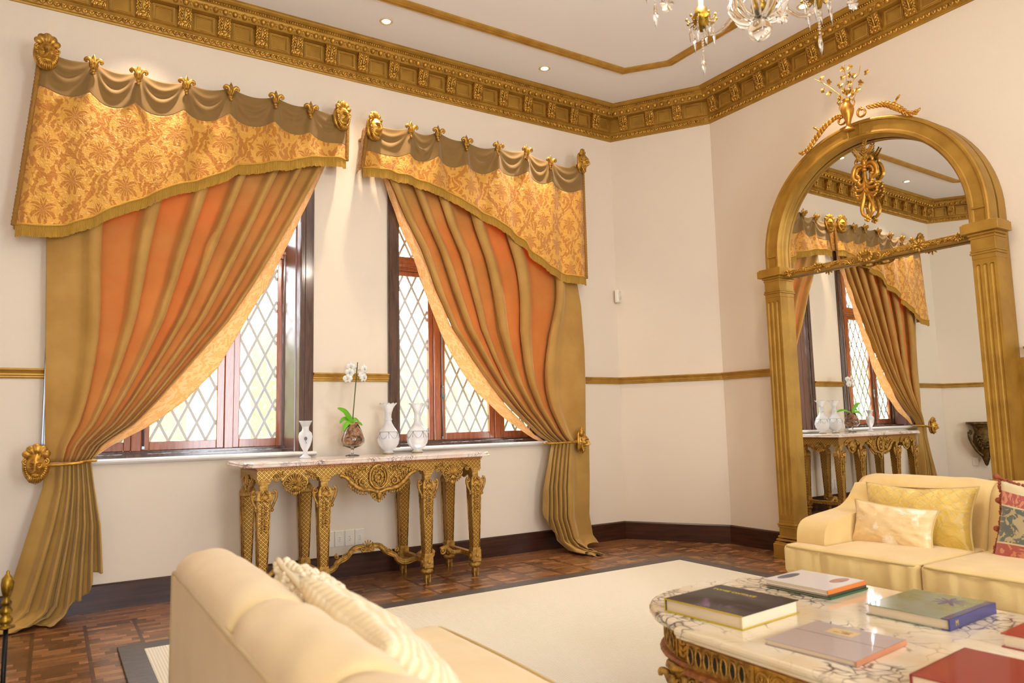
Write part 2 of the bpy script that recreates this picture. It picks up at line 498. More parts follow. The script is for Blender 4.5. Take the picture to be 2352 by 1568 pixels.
m.set('Base Color', m.mix(st*0.5+0.5, srgb(172, 124, 34), srgb(216, 168, 66))); m.bump(st, 0.8, 0.003); M['fringe'] = m.m
m = Mat('gimp_braid', srgb(160, 112, 40), 0.8); m.bump(m.noise(120, 3), 1.0, 0.01); M['braid'] = m.m
# upholstery
def cloth(name, col, col2=None, nscale=6, sheen=0.3, weave=420, bump=0.3, rough=0.9):
    m = Mat(name, rough=rough, Sheen_Weight=sheen)
    m.set('Base Color', m.ramp(m.noise(nscale, 3), [(0.35, col2 or tuple(c*0.9 for c in col)), (0.7, col)]))
    m.bump(m.noise(weave, 2)*0.5+m.noise(7, 3)*1.6, bump, 0.012); return m.m
M['sofa_yellow'] = cloth('pale_yellow_linen', srgb(232, 202, 138), srgb(224, 190, 122))
M['sofa_cream'] = cloth('butter_cream_linen', srgb(236, 210, 160), srgb(230, 200, 146))
M['piping'] = cloth('upholstery_piping', srgb(214, 184, 116))
M
# ------------------------------------------------------------------ room shell
H = 4.28
RM = [(-1.39, -8.2), (-1.39, -0.836), (-0.85, 0.0), (4.724, 0.0), (5.266, -0.836), (5.266, -8.2)]
SIDES = ['left', 'corner_left', 'back', 'corner_right', 'right']
WM = ['wall_y', 'wall_d', 'wall_x', 'wall_d', 'wall_y']
def seg_sweep(mb, a, b, prev, nxt, prof, smooth_=False):
    """one straight run of moulding, mitred against its neighbours"""
    a = Vector(a); b = Vector(b); d = (b-a).normalized(); nn = Vector((d.y, -d.x))
    def mit(o, p):
        if o is None: return nn
        e = (p-Vector(o)).normalized() if o is prev else (Vector(o)-p).normalized()
        ne = Vector((e.y, -e.x)); m_ = (nn+ne).normalized(); return m_/m_.dot(nn)
    ma, mb_ = mit(prev, a), mit(nxt, b); k = len(prof); vs = []
    for p, m_ in ((a, ma), (b, mb_)):
        for o, z in prof: vs.append((p.x+m_.x*o, p.y+m_.y*o, z))
    fs = [(j, k+j, k+j+1, j+1) for j in range(k-1)]+[tuple(range(k)), tuple(range(2*k-1, k-1, -1))]
    mb.add(vs, fs, smooth_)
def struct(mb, name, mat, **kw):
    o = mb.build(name, mat, **kw); o['kind'] = 'structure'; return o

f = MB(); f.b2((-1.7, -8.5, -0.12), (5.6, 0.32, 0)); struct(f, 'floor', M['parquet'])
f = MB(); f.b2((-1.7, -8.5, H), (5.6, 0.32, H+0.12)); struct(f, 'ceiling', M['ceiling'])
# window wall with its two openings
WZ0, WZ1 = 0.957, 3.36
f = MB(); xs = [-1.1, WIN[0][0]-0.8, WIN[0][0]+0.8, WIN[1][0]-0.8, WIN[1][0]+0.8, 5.3]
for i in (0, 2, 4): f.b2((xs[i], 0, 0), (xs[i+1], 0.3, H))
for i in (1, 3): f.b2((xs[i], 0, 0), (xs[i+1], 0.3, WZ0-0.03)); f.b2((xs[i], 0, WZ1), (xs[i+1], 0.3, H))
struct(f, 'wall_back', M['wall_x'])
def wall_slab(name, a, b, mat, t=0.25, ext=0.0):
    a = Vector(a); b = Vector(b); d = (b-a).normalized(); n = Vector((-d.y, d.x)); a = a-d*ext; b = b+d*ext
    mb = MB(); mb.prism([(a.x, a.y), (b.x, b.y), (b.x+n.x*t, b.y+n.y*t), (a.x+n.x*t, a.y+n.y*t)], 0, H, axis='z')
    return struct(mb, name, mat)
wall_slab('wall_left', RM[0], RM[1], M['wall_y'])
wall_slab('wall_corner_left', RM[1], RM[2], M['wall_d'])
wall_slab('wall_corner_right', RM[3], RM[4], M['wall_d'])
wall_slab('wall_right', RM[4], RM[5], M['wall_y'])
f = MB(); z0, z1 = 0.3, 3.2
cuts = [-1.39]+[q for cx, w in REAR for q in (cx-w/2, cx+w/2)]+[5.266]
for i in (0, 2, 4): f.b2((cuts[i], -8.2, 0), (cuts[i+1], -8.4, H))
for i in (1, 3): f.b2((cuts[i], -8.2, 0), (cuts[i+1], -8.4, z0)); f.b2((cuts[i], -8.2, z1), (cuts[i+1], -8.4, H))
struct(f, 'wall_front', M['wall_x'])

# skirting boards
PB = [(0, 0), (0.024, 0), (0.024, 0.155), (0.016, 0.165), (0, 0.165)]
nb = lambda i: (RM[i-1] if i > 0 else None, RM[i+2] if i+2 < len(RM) else None)
for i, s in enumerate(SIDES):
    mb = MB(); p, n = nb(i); seg_sweep(mb, RM[i], RM[i+1], p, n, PB); struct(mb, 'baseboard_'+s, M['skirting'])
# gilt chair rail
PR = [(0, 1.484), (0.012, 1.484), (0.016, 1.492), (0.016, 1.499), (0.024, 1.506), (0.024, 1.514), (0.020, 1.520), (0.026, 1.530), (0.040, 1.537), (0.042, 1.548), (0, 1.550)]
runs = [(RM[2], (-0.056, 0), RM[1], None), ((1.672, 0), (2.284, 0), None, None), ((4.012, 0), RM[3], None, RM[4]),
        (RM[3], RM[4], RM[2], RM[5]), (RM[4], (5.266, -1.52), RM[3], None), ((5.266, -3.34), RM[5], None, None),
        (RM[0], RM[1], None, RM[2]), (RM[1], RM[2], RM[0], RM[3])]
for i, (a, b, p, n) in enumerate(runs):
    mb = MB(); seg_sweep(mb, a, b, p, n, PR); struct(mb, 'trim_%d' % (i+1), M['gold_rail'])

# ceiling panel moulding
PC = [(-0.045, H), (-0.045, H-0.012), (-0.03, H-0.02), (-0.022, H-0.014), (0.0, H-0.024), (0.022, H-0.014), (0.03, H-0.022), (0.045, H-0.012), (0.045, H)]
tp = [(-0.12, -0.76), (4.26, -0.76), (4.52, -1.08), (4.55, -7.4), (-0.47, -7.4), (-0.47, -1.08)]
mb = MB(); mb.sweep(tp, PC, closed=True); struct(mb, 'trim_9', M['gold_rail'])

# ------------------------------------------------------------------ carved cornice
PCOR = [(0, 3.955), (0.008, 3.957), (0.012, 3.966), (0.02, 3.972), (0.034, 4.000), (0.036, 4.006), (0.030, 4.012), (0.030, 4.030), (0.040, 4.034), (0.040, 4.166),
        (0.055, 4.170), (0.092, 4.174), (0.098, 4.180), (0.126, 4.216), (0.132, 4.226), (0.138, 4.230), (0.138, 4.248), (0.150, 4.252), (0.166, 4.262), (0.174, 4.272), (0.18, 4.274), (0.18, 4.281), (0, 4.281)]
def corbel_mesh():
    mb = MB(); w = 0.042
    prof = [(0.0, -0.068), (0.018, -0.07), (0.03, -0.06), (0.036, -0.045), (0.032, -0.03), (0.034, -0.012), (0.045, 0.012), (0.058, 0.035), (0.06, 0.055), (0.06, 0.068), (0.0, 0.068)]
    mb.prism([(-p[0], p[1]) for p in prof], -w, w, axis='x')
    def front(z): return pl([(-0.07, 0.02), (-0.045, 0.037), (-0.03, 0.033), (-0.012, 0.035), (0.012, 0.046), (0.035, 0.058), (0.07, 0.06)], z)
    for k in range(5):                                   # paired acanthus lobes
        z = 0.052-k*0.021
        for sx in (-1, 1):
            Rm = Matrix.Rotation(sx*0.6, 4, 'Y')
            mb.ball((sx*(0.021+0.003*(k % 2)), -front(z)-0.003, z), (0.010, 0.007, 0.019), 8, 5, Rm)
            mb.ball((sx*0.034, -front(z-0.008)-0.001, z-0.008), (0.009, 0.006, 0.011), 7, 5)
    mb.tube([(0, -front(z)-0.006, z) for z in (0.062, 0.03, 0.0, -0.03)], [0.006, 0.007, 0.007, 0.009], 6)
    mb.ball((0, -0.046, -0.036), (0.02, 0.012, 0.011), 9, 6)
    for sx in (-1, 0, 1): mb.ball((sx*0.027, -0.032, -0.058), (0.012, 0.012, 0.013), 8, 5)
    return mb
corbel_proto = corbel_mesh().build('corbel', M['gold_leaf'])
corbel_proto_used = [False]
def run_frame(a, b):
    a = Vector((a[0], a[1], 0)); b = Vector((b[0], b[1], 0)); d = (b-a); L = d.length; d.normalize()
    n = Vector((d.y, -d.x, 0)); ang = math.atan2(d.y, d.x); return a, d, n, L, ang
def cornice(i, offs, name):
    a, b = RM[i], RM[i+1]; p, n_ = nb(i)
    mb = MB(); seg_sweep(mb, a, b, p, n_, PCOR); root = struct(mb, name, M['gold_paint'])
    A, d, n, L, ang = run_frame(a, b); Rz = Matrix.Rotation(ang, 4, 'Z')
    sp = 0.27; k0 = math.ceil((-offs)/sp)
    xs_ = [offs+k*sp for k in range(k0, 60) if 0.03 < offs+k*sp < L-0.03]
    vis = [x for x in xs_ if not (name == 'trim_14' and x > 4.2) and not (name == 'trim_10' and x < 5.0)]
    for x in vis:
        if corbel_proto_used[0]: c = corbel_proto.copy(); COL.objects.link(c)
        else: c = corbel_proto; corbel_proto_used[0] = True
        c.parent = root; c.location = A+d*x+n*0.038+Vector((0, 0, 4.100)); c.rotation_euler = (0, 0, ang)
    pm = MB()                                           # framed coffers between the corbels
    edges = [-9]+xs_+[L+9]
    for u, v in zip(edges, edges[1:]):
        lo = max(u+0.062, 0.05); hi = min(v-0.062, L-0.05)
        if hi-lo < 0.06: continue
        pm.M = Matrix.Translation(A) @ Rz
        for (e, t_, y_) in ((0.0, 0.007, -0.050), (0.007, 0.005, -0.058), (0.012, 0.005, -0.050), (0.020, 0.0035, -0.044)):
            x0, x1, zb, zt = lo+e, hi-e, 4.037+e, 4.166-e
            pm.b2((x0, -0.036, zb), (x1, y_, zb+t_)); pm.b2((x0, -0.036, zt-t_), (x1, y_, zt))
            pm.b2((x0, -0.036, zb+t_), (x0+t_, y_, zt-t_)); pm.b2((x1-t_, -0.036, zb+t_), (x1, y_, zt-t_))
    pm.build('coffer_frame', M['gold_rail'], root)
    eg = MB(); eg.M = Matrix.Translation(A) @ Rz; s = 0.0675; t = (offs % s)
    far = (lambda x: False)
    x = t
    while x < L-0.02:                                   # egg and dart band
        if x > 0.05:
            eg.ball((x, -0.118, 4.198), (0.019, 0.021, 0.022), 10, 7)
            eg.tube([(x+0.027*math.cos(q), -0.116-0.012*math.sin(-q)*0.4-0.006, 4.206+0.026*math.sin(q)*1.0) for q in [PI+PI*j/8*-1 for j in range(9)]], 0.0058, 5)
            eg.tube([(x+0.034, -0.118, 4.222), (x+0.034, -0.110, 4.186)], [0.007, 0.003], 5)
        x += s
    eg.build('egg_and_dart', M['gold_leaf'], root)
    be = MB(); be.M = Matrix.Translation(A) @ Rz; x = 0.12
    while x < L-0.1:                                    # bead row and leaf row
        be.ball((x, -0.143, 4.239), (0.0072, 0.010, 0.0095), 6, 5); x += 0.0185
    x = 0.04
    while x < L-0.03:
        for q in (-1, 1): be.ball((x+q*0.009, -0.033, 3.989), (0.0095, 0.013, 0.018), 7, 5, Matrix.Rotation(q*0.5, 4, 'Y'))
        be.ball((x, -0.032, 3.982), (0.005, 0.009, 0.012), 6, 4)
        be.ball((x+0.021, -0.030, 3.994), (0.005, 0.007, 0.010), 5, 4)
        x += 0.0405
    be.build('bead_and_leaf_band', M['gold_leaf'], root)
    return root
cornice(0, 0.10, 'trim_10')
cornice(1, 0.14, 'trim_11')
cornice(2, (0.70+0.85) % 0.27, 'trim_12')
cornice(3, 0.165, 'trim_13')
cornice(4, 1.219-0.836, 'trim_14')

# ------------------------------------------------------------------ recessed ceiling lights
def downlight(x, y, label, first=[None]):
    t = thing('ceiling_downlight', label, 'ceiling light', (x, y, H), 0, 'recessed ceiling lights')
    r = MB(); r.lathe([(0.033, 0.0), (0.034, -0.004), (0.046, -0.006), (0.052, -0.003), (0.053, 0.0)], 28)
    r.build('trim_ring', M['ring'], t)
    l = MB(); l.lathe([(0.0, -0.0025), (0.018, -0.0035), (0.032, -0.002), (0.033, 0.0)], 20); l.build('lamp_face', M['lamp_glow'], t)
    s = spot('downlight_beam', (x, y, H-0.02), DOWN_POWER, WARM, 78, 1.0, 0.028); return t
M['ring'] = Mat('downlight_ring', srgb(222, 200, 160), 0.35, 0.2).m
mm = Mat('lamp_glow', (1, 1, 1), 0.5); mm.set('Emission Color', (1, 0.86, 0.62, 1)); mm.set('Emission Strength', 12.0); M['lamp_glow'] = mm.m
downlight(0.44, -0.40, 'recessed spotlight outside the frame, seen only in the tall mirror above the reflected right valance')
downlight(2.095, -0.46, 'round recessed spotlight in ceiling between gilt cornice and ceiling moulding, above left valance')
downlight(3.615, -0.44, 'round recessed spotlight in ceiling close to the gilt corner of the room')
downlight(4.79, -2.255, 'round recessed spotlight in ceiling beside the crystal chandelier, near top edge')
# ------------------------------------------------------------------ windows
def lattice(mb, x0, x1, z0, z1, y, dw=0.125, dh=0.255, t=0.019):
    """diamond leading clipped to the pane"""
    k = dh/dw
    for sgn in (1, -1):
        c0 = z0-sgn*k*x0-(k*(x1-x0) if sgn > 0 else 0); c1 = z1-sgn*k*x0+(k*(x1-x0) if sgn < 0 else 0)
        cc = math.floor(c0/dh)*dh
        base = (z0-sgn*k*x0); n0 = int((c0-base)/dh)-2
        for j in range(n0, n0+60):
            c = base+j*dh+ (0 if sgn > 0 else 0)
            pts = []
            for X_ in (x0, x1):
                z = sgn*k*X_+c
                if z0 <= z <= z1: pts.append((X_, z))
            for Z_ in (z0, z1):
                X_ = (Z_-c)/(sgn*k)
                if x0 < X_ < x1: pts.append((X_, Z_))
            if len(pts) >= 2:
                a, b = Vector(pts[0]), Vector(pts[1])
                if (b-a).length < 0.01: continue
                d = (b-a).normalized(); n = Vector((-d.y, d.x))*t/2
                o = [(a-n), (b-n), (b+n), (a+n)]
                mb.prism([(p.x, p.y) for p in o], y-0.004-0.0012*sgn, y+0.004-0.0012*sgn)
def build_window(idx, cx, hw):
    nm = 'window_%d' % idx
    mb = MB()                                   # casing on the wall face
    ci = hw-0.088; zt = WZ1+0.02
    for s in (-1, 1):
        mb.b2((cx+s*hw, 0.0, WZ0), (cx+s*ci, -0.022, zt+0.088)); mb.b2((cx+s*(hw-0.012), -0.022, WZ0), (cx+s*(ci+0.02), -0.03, zt+0.07))
        mb.b2((cx+s*(ci+0.002), -0.022, WZ0), (cx+s*(ci-0.010), 0.02, zt))
    mb.b2((cx-ci, 0.0, zt), (cx+ci, -0.022, zt+0.088))
    root = mb.build(nm, M['wood_dark'], bevel=0.003); root['kind'] = 'structure'
    rv = MB()
    fr = MB()                                   # box frame lining, with its splayed reveals
    for s in (-1, 1):
        fr.b2((cx+s*ci, 0.205, WZ0), (cx+s*(ci-0.085), 0.285, zt))
        rv.prism([(cx+s*(ci+0.001), 0.0), (cx+s*(ci-0.008), 0.012), (cx+s*(ci-0.022), 0.050), (cx+s*(ci-0.023), 0.062), (cx+s*(ci-0.032), 0.064), (cx+s*(ci-0.072), 0.205), (cx+s*(ci+0.001), 0.205)], WZ0, zt, axis='z')
    fr.b2((cx-ci, 0.0, zt), (cx+ci, 0.285, zt-0.05)); fr.b2((cx-ci, 0.10, WZ0-0.002), (cx+ci, 0.285, WZ0+0.025)); fr.b2((cx-ci, 0.19, WZ0), (cx+ci, 0.285, WZ0+0.042))
    fr.build('window_frame', M['wood_dark'], root, bevel=0.003)
    rv.build('splayed_reveal', M['reveal'], root)
    mu = MB()                                   # mullions and transom bar
    for s in (-1, 1): mu.b2((cx+s*0.275, 0.225, WZ0+0.04), (cx+s*0.338, 0.285, zt))
    mu.b2((cx-ci, 0.215, 2.462), (cx+ci, 0.285, 2.552)); mu.b2((cx-ci, 0.195, 2.49), (cx+ci, 0.22, 2.515))
    mu.build('mullion', M['wood_red'], root, bevel=0.004)
    cells = [(-0.70, -0.338), (-0.275, 0.275), (0.338, 0.70)]
    for x0, x1 in cells:
        for z0, z1 in ((WZ0+0.042, 2.462), (2.552, zt-0.05)):
            sash = MB(); st = 0.045 if x1-x0 < 0.5 else 0.052; zb = 0.062 if z0 < 1.2 else 0.04
            a, b, c, d = cx+x0, cx+x1, z0, z1
            sash.b2((a, 0.24, c), (a+st, 0.28, d)); sash.b2((b-st, 0.24, c), (b, 0.28, d)); sash.b2((a+st, 0.24, c), (b-st, 0.28, c+zb)); sash.b2((a+st, 0.24, d-0.04), (b-st, 0.28, d))
            so = sash.build('sash', M['wood_red'], root, bevel=0.004)
            le = MB(); lattice(le, a+st, b-st, c+zb, d-0.04, 0.262); le.build('lead_lattice', M['lead'], so)
            g = MB(); g.b2((a+st, 0.2595, c+zb), (b-st, 0.2645, d-0.04)); g.build('pane', M['pane'], so)
    rod = MB()                                  # espagnolette bolt on the casement
    xr = cx-0.262
    rod.tube([(xr, 0.225, WZ0+0.05), (xr, 0.225, 2.45)], 0.007, 8); rod.box((xr, 0.225, 1.42), (0.02, 0.02, 0.10)); rod.box((xr+0.012, 0.212, 1.38), (0.022, 0.014, 0.045)); rod.ball((xr, 0.215, 1.46), 0.011, 8, 6)
    rod.box((xr, 0.228, 1.02), (0.018, 0.02, 0.02))
    rod.build('casement_bolt', M['steel'], root)
    si = MB(); z1 = WZ0+0.001; yy = [(0.12, z1), (-0.04, z1), (-0.052, z1-0.006), (-0.056, z1-0.018), (-0.046, z1-0.030), (0.0, z1-0.034), (0.12, z1-0.034)]
    si.prism(yy, cx-hw-0.02, cx+hw+0.02, axis='x'); si.build('window_sill', M['sill'], root)
    return root
for i, (cx, hw) in enumerate(WIN): build_window(i+1, cx, hw)

# ------------------------------------------------------------------ garden seen through the leaded glass
m = Mat('hedge_leaf', rough=0.5)
gi = m.t.nodes.new('ShaderNodeNewGeometry')
m.set('Base Color', m.ramp(X(gi.outputs['Random Per Island']), [(0.1, srgb(128, 156, 112)), (0.6, srgb(186, 204, 166)), (0.95, srgb(228, 236, 214))]))
m.translucent((0.5, 0.66, 0.34), 0.35); M['leaf'] = m.m
m = Mat('lawn', srgb(120, 150, 84), 0.9); M['lawn'] = m.m; M['core'] = Mat('hedge_inside', srgb(150, 168, 120), 0.9).m  # core is an even pale green body behind the hedge leaves
f = MB(); f.b2((-6, 0.35, -0.6), (11, 9, -0.5)); o = f.build('garden_ground', M['lawn']); o['kind'] = 'structure'
def hedge(name, x0, x1, y, h, label, seed):
    rnd = random.Random(seed); mb = MB()
    core = MB(); core.b2((x0, y+0.15, -0.5), (x1, y+1.0, h-0.15))
    vs = []; fs = []
    n = int((x1-x0)*h*380)
    for i in range(n):
        x = rnd.uniform(x0, x1); z = rnd.uniform(-0.4, h); d = noise.noise(Vector((x*1.4, z*1.4, seed)))*0.25
        yy = y+d+rnd.uniform(-0.08, 0.12)
        if z > h-0.25+noise.noise(Vector((x*3, 0, 1)))*0.25: continue
        a = Vector((rnd.gauss(0, 1), rnd.gauss(0, 0.6), rnd.gauss(0, 1))).normalized(); b = a.orthogonal().normalized(); s = rnd.uniform(0.018, 0.04)
        c = Vector((x, yy, z)); k = len(vs)
        vs += [c-a*s, c+b*s*0.45, c+a*s, c-b*s*0.45]; fs.append((k, k+1, k+2, k+3))
    mb.add(vs, fs, False)
    return mb, core
mb, core = hedge('hedge', -3.0, 9.0, 1.9, 2.3, '', 3)
o = mb.build('hedge', M['leaf'], fix=False); tag(o, 'clipped green garden hedge outside, behind the diamond leaded windows', 'hedge', kind='stuff')
c = core.build('hedge_core', M['core'], o)
# ------------------------------------------------------------------ curtains
YC = -0.13
def zx(pts, y=YC):
    """traced outline points -> (z, x) table on the curtain's own plane, sorted by height"""
    L = [at_y(u, v, y) for u, v in pts]; return sorted([(p.z, p.x) for p in L])
CSP = [(0, .06), (.18, .26), (.42, .36), (.64, .44), (.75, .66), (.84, .92), (.93, 1.0), (1.04, .86), (1.07, .58), (.98, .38), (.93, .20), (.96, .06), (1, .06)]
CSC = catmull([(p[0], 0, p[1]) for p in CSP], 6)
def fold_fn(valleys, seed, ridge=1.0):
    """cross-section of pleats: flat panel, then a rolled ridge that folds back over itself"""
    rnd = random.Random(seed); b = [0.0]+valleys+[1.0]; amp = [rnd.uniform(0.7, 1.0) for _ in b]
    def f(s):
        for i in range(len(b)-1):
            if s <= b[i+1]+1e-9:
                q = max(0, min(1, (s-b[i])/(b[i+1]-b[i]))); w = b[i+1]-b[i]
                k = q*(len(CSC)-1); j = min(len(CSC)-2, int(k)); p = CSC[j].lerp(CSC[j+1], k-j)
                px = lerp(q, p.x, ridge); over = (px-q) if w < 0.13 else (px-q)*0.13/w*1.0
                px = q+over*1.0 if w >= 0.13 else px
                return b[i]+(p.x if w < 0.13 else (p.x))*w, amp[i]*min(1.0, 0.5+w*4)*p.z
        return s, 0
    return f
def curtain(cx, side, outer, inner, lining, tie_px, valleys, seed, label, low, hold):
    """side=-1: tied to the left; the cloth runs from the outer wall edge to the swept leading edge"""
    root = thing('curtain', label, 'curtain', (cx, 0, 0))
    O = Vector((cx, 0, 0)); ot = zx(outer); it = zx(inner); lt = zx(lining)
    ZT = 3.42; zt = at_y(*tie_px, YC).z
    F = fold_fn(valleys, seed); nf = len(valleys)
    ph = [random.Random(seed+5).uniform(0, 6) for _ in range(4)]
    def width_amp(w): return min(0.095, 0.036+w*0.05)
    def up(s, t):
        z = lerp(ZT, zt, t); xo = pl(ot, z); xi = pl(it, z); w = abs(xi-xo)
        xs, fz = F(s); tw = smooth(0.35, 1.0, t)
        xw = pl([(0, 0), (valleys[0], hold), (1, 1)], xs); xs = lerp(xs, xw, tw)
        x = lerp(xo, xi, xs)
        k = smooth(0.0, 0.12, t)
        a = width_amp(w)*k+0.012
        tight = smooth(0.72, 1.0, t)
        y = YC+0.035-fz*a-0.05*tight*smooth(0.5*hold, hold+0.1, xs)
        y += 0.010*math.sin(7*s*PI+3*z+ph[0])*smooth(0.1, 0.5, t)*(1-tight)
        return Vector((x, y, z))-O
    mb = MB(); mb.grid(up, 360, 80, uvf=lambda s, t: (s*1.8, (1-t)*2.5))
    dr = mb.build('velvet_drape', M['velvet'], root, solid=0.004, fix=False)
    # hand-set daylight glow: rolled folds are several layers thick and let hardly any light through
    bb = [0.0]+valleys+[1.0]; vals = []; rl = random.Random(seed+2); pw = [rl.uniform(0.72, 1.0) for _ in bb]
    for v in range(len(mb.v)):
        s = (v % 361)/360; t = (v//361)/80; i = max(j for j in range(len(bb)-1) if bb[j] <= s+1e-9); q = (s-bb[i])/(bb[i+1]-bb[i])
        thin = smooth(0.0, 0.06, q)*(1-smooth(0.24, 0.56, q))*pw[i]
        if i == 0: thin = 0.30*smooth(0.3, 0.9, q)  # outer panel glow cut by hand, as if shaded by the window wood
        vals.append(0.16+0.84*thin*smooth(0.0, 0.35, t))
    at = dr.data.attributes.new('layer_glow', 'FLOAT', 'POINT')
    for v, q in enumerate(vals): at.data[v].value = q
    # the damask lining turned back along the leading edge
    def ln(s, t):
        z = lerp(ZT, zt+0.02, t); a = pl(it, z); b = pl(lt, z)
        x = lerp(a, b, s); y = YC+0.030-0.020*math.sin(PI*min(1, s*1.1))+0.02*s+0.006*math.sin(20*z+4*s)
        return Vector((x, y, z))-O
    mb = MB(); mb.grid(ln, 10, 80, uvf=lambda s, t: (s*0.12, t*2.6)); mb.build('damask_lining', M['damask_lining'], root, solid=0.003, fix=False)
    # lower part, fanning out below the tie and pooling on the floor
    lo, hi_, hem, puddle = low[:4]
    lot = zx(lo); hit = zx(hi_)
    G = fold_fn(low[4], seed+9)
    def dn(s, t):
        hz = pl(hem, s); path = (zt-hz)
        d = path*t; z = zt-d; extra = 0.0
        xo = pl(lot, max(z, 0.02)); xi = pl(hit, max(z, 0.02)); w = abs(xi-xo)
        xs, gz = G(s); xs = lerp(pl([(0, 0), (low[4][0], hold), (1, 1)], xs), xs, smooth(0, 0.9, t)) if side < 0 else pl([(0, 0), (low[4][0], hold), (1, 1)], xs)
        x = lerp(xo, xi, xs)
        a = lerp(0.045, 0.10, smooth(0, 0.8, t)); y = YC-0.005-gz*a-0.03*smooth(0.5*hold, hold+0.1, xs)-0.05*math.sin(PI*s)*smooth(0, .5, t)*0.6
        if z < 0.10:                          # cloth that reaches the floor turns outwards and lies down
            e = 0.10-z; z = 0.012+0.088*math.exp(-e*14)+0.010*abs(math.sin(9*s+e*30)); y -= e*puddle[0]; x += e*puddle[1]*(0.4+s) if puddle[1] > 0 else e*puddle[1]*(1.3-s)
            y -= 0.03*math.sin(14*s+seed)*min(1, e*12)
        z += 0.014*math.sin(31*s)*t*t
        return Vector((x, y, max(z, 0.006)))-O
    mb = MB(); mb.grid(dn, 260, 64, uvf=lambda s, t: (s*1.8, t)); mb.build('velvet_tail', M['velvet_shaded'], root, solid=0.004, fix=False)
    return root

C1 = curtain(0.8, -1,
    [(107, 380), (107, 540), (105, 700), (104, 850), (103, 1000), (104, 1060)],
    [(745, 340), (735, 385), (671, 500), (633, 565), (578, 656), (524, 736), (436, 838), (364, 918), (309, 973), (236, 1020), (207, 1058)],
    [(757, 340), (748, 385), (693, 500), (618, 655), (578, 718), (545, 776), (502, 845), (429, 918), (349, 976), (255, 1024), (210, 1056)],
    (150, 1060), [0.20, 0.41, 0.58, 0.71, 0.83, 0.92], 11,
    'tall ochre velvet curtain of the left window, swept back to the left',
    ([(106, 1060), (98, 1120), (75, 1190), (30, 1330), (5, 1400)], [(208, 1060), (214, 1110), (228, 1200), (232, 1300), (236, 1400)],
     [(0, -0.32), (0.25, -0.22), (0.45, -0.12), (0.62, -0.02), (0.66, 0.10), (0.8, 0.17), (0.86, 0.26), (1.0, 0.30)], (0.25, -0.75), [0.22, 0.42, 0.52, 0.64, 0.76, 0.88]), 0.36)
C2 = curtain(3.1, 1,
    [(1315, 560), (1340, 700), (1346, 800), (1350, 1000), (1351, 1060)],
    [(876, 350), (897, 412), (934, 500), (970, 573), (1006, 671), (1043, 754), (1086, 820), (1130, 885), (1174, 940), (1232, 998), (1262, 1018)],
    [(870, 350), (888, 412), (917, 500), (963, 609), (979, 664), (999, 711), (1017, 762), (1061, 845), (1105, 904), (1159, 955), (1228, 1005), (1258, 1019)],
    (1262, 1018), [0.17, 0.43, 0.62, 0.77, 0.89], 23,
    'tall ochre velvet curtain of the right window, swept back to the right',
    ([(1352, 1018), (1353, 1100), (1352, 1180), (1362, 1240)], [(1262, 1018), (1256, 1050), (1242, 1120), (1240, 1190), (1262, 1260)],
     [(0, 0.0), (0.2, -0.02), (0.4, -0.30), (0.6, -0.24), (0.74, -0.05), (0.80, 0.10), (0.9, 0.22), (1.0, 0.36)], (0.95, 0.10), [0.36, 0.50, 0.64, 0.78, 0.90]), 0.55)

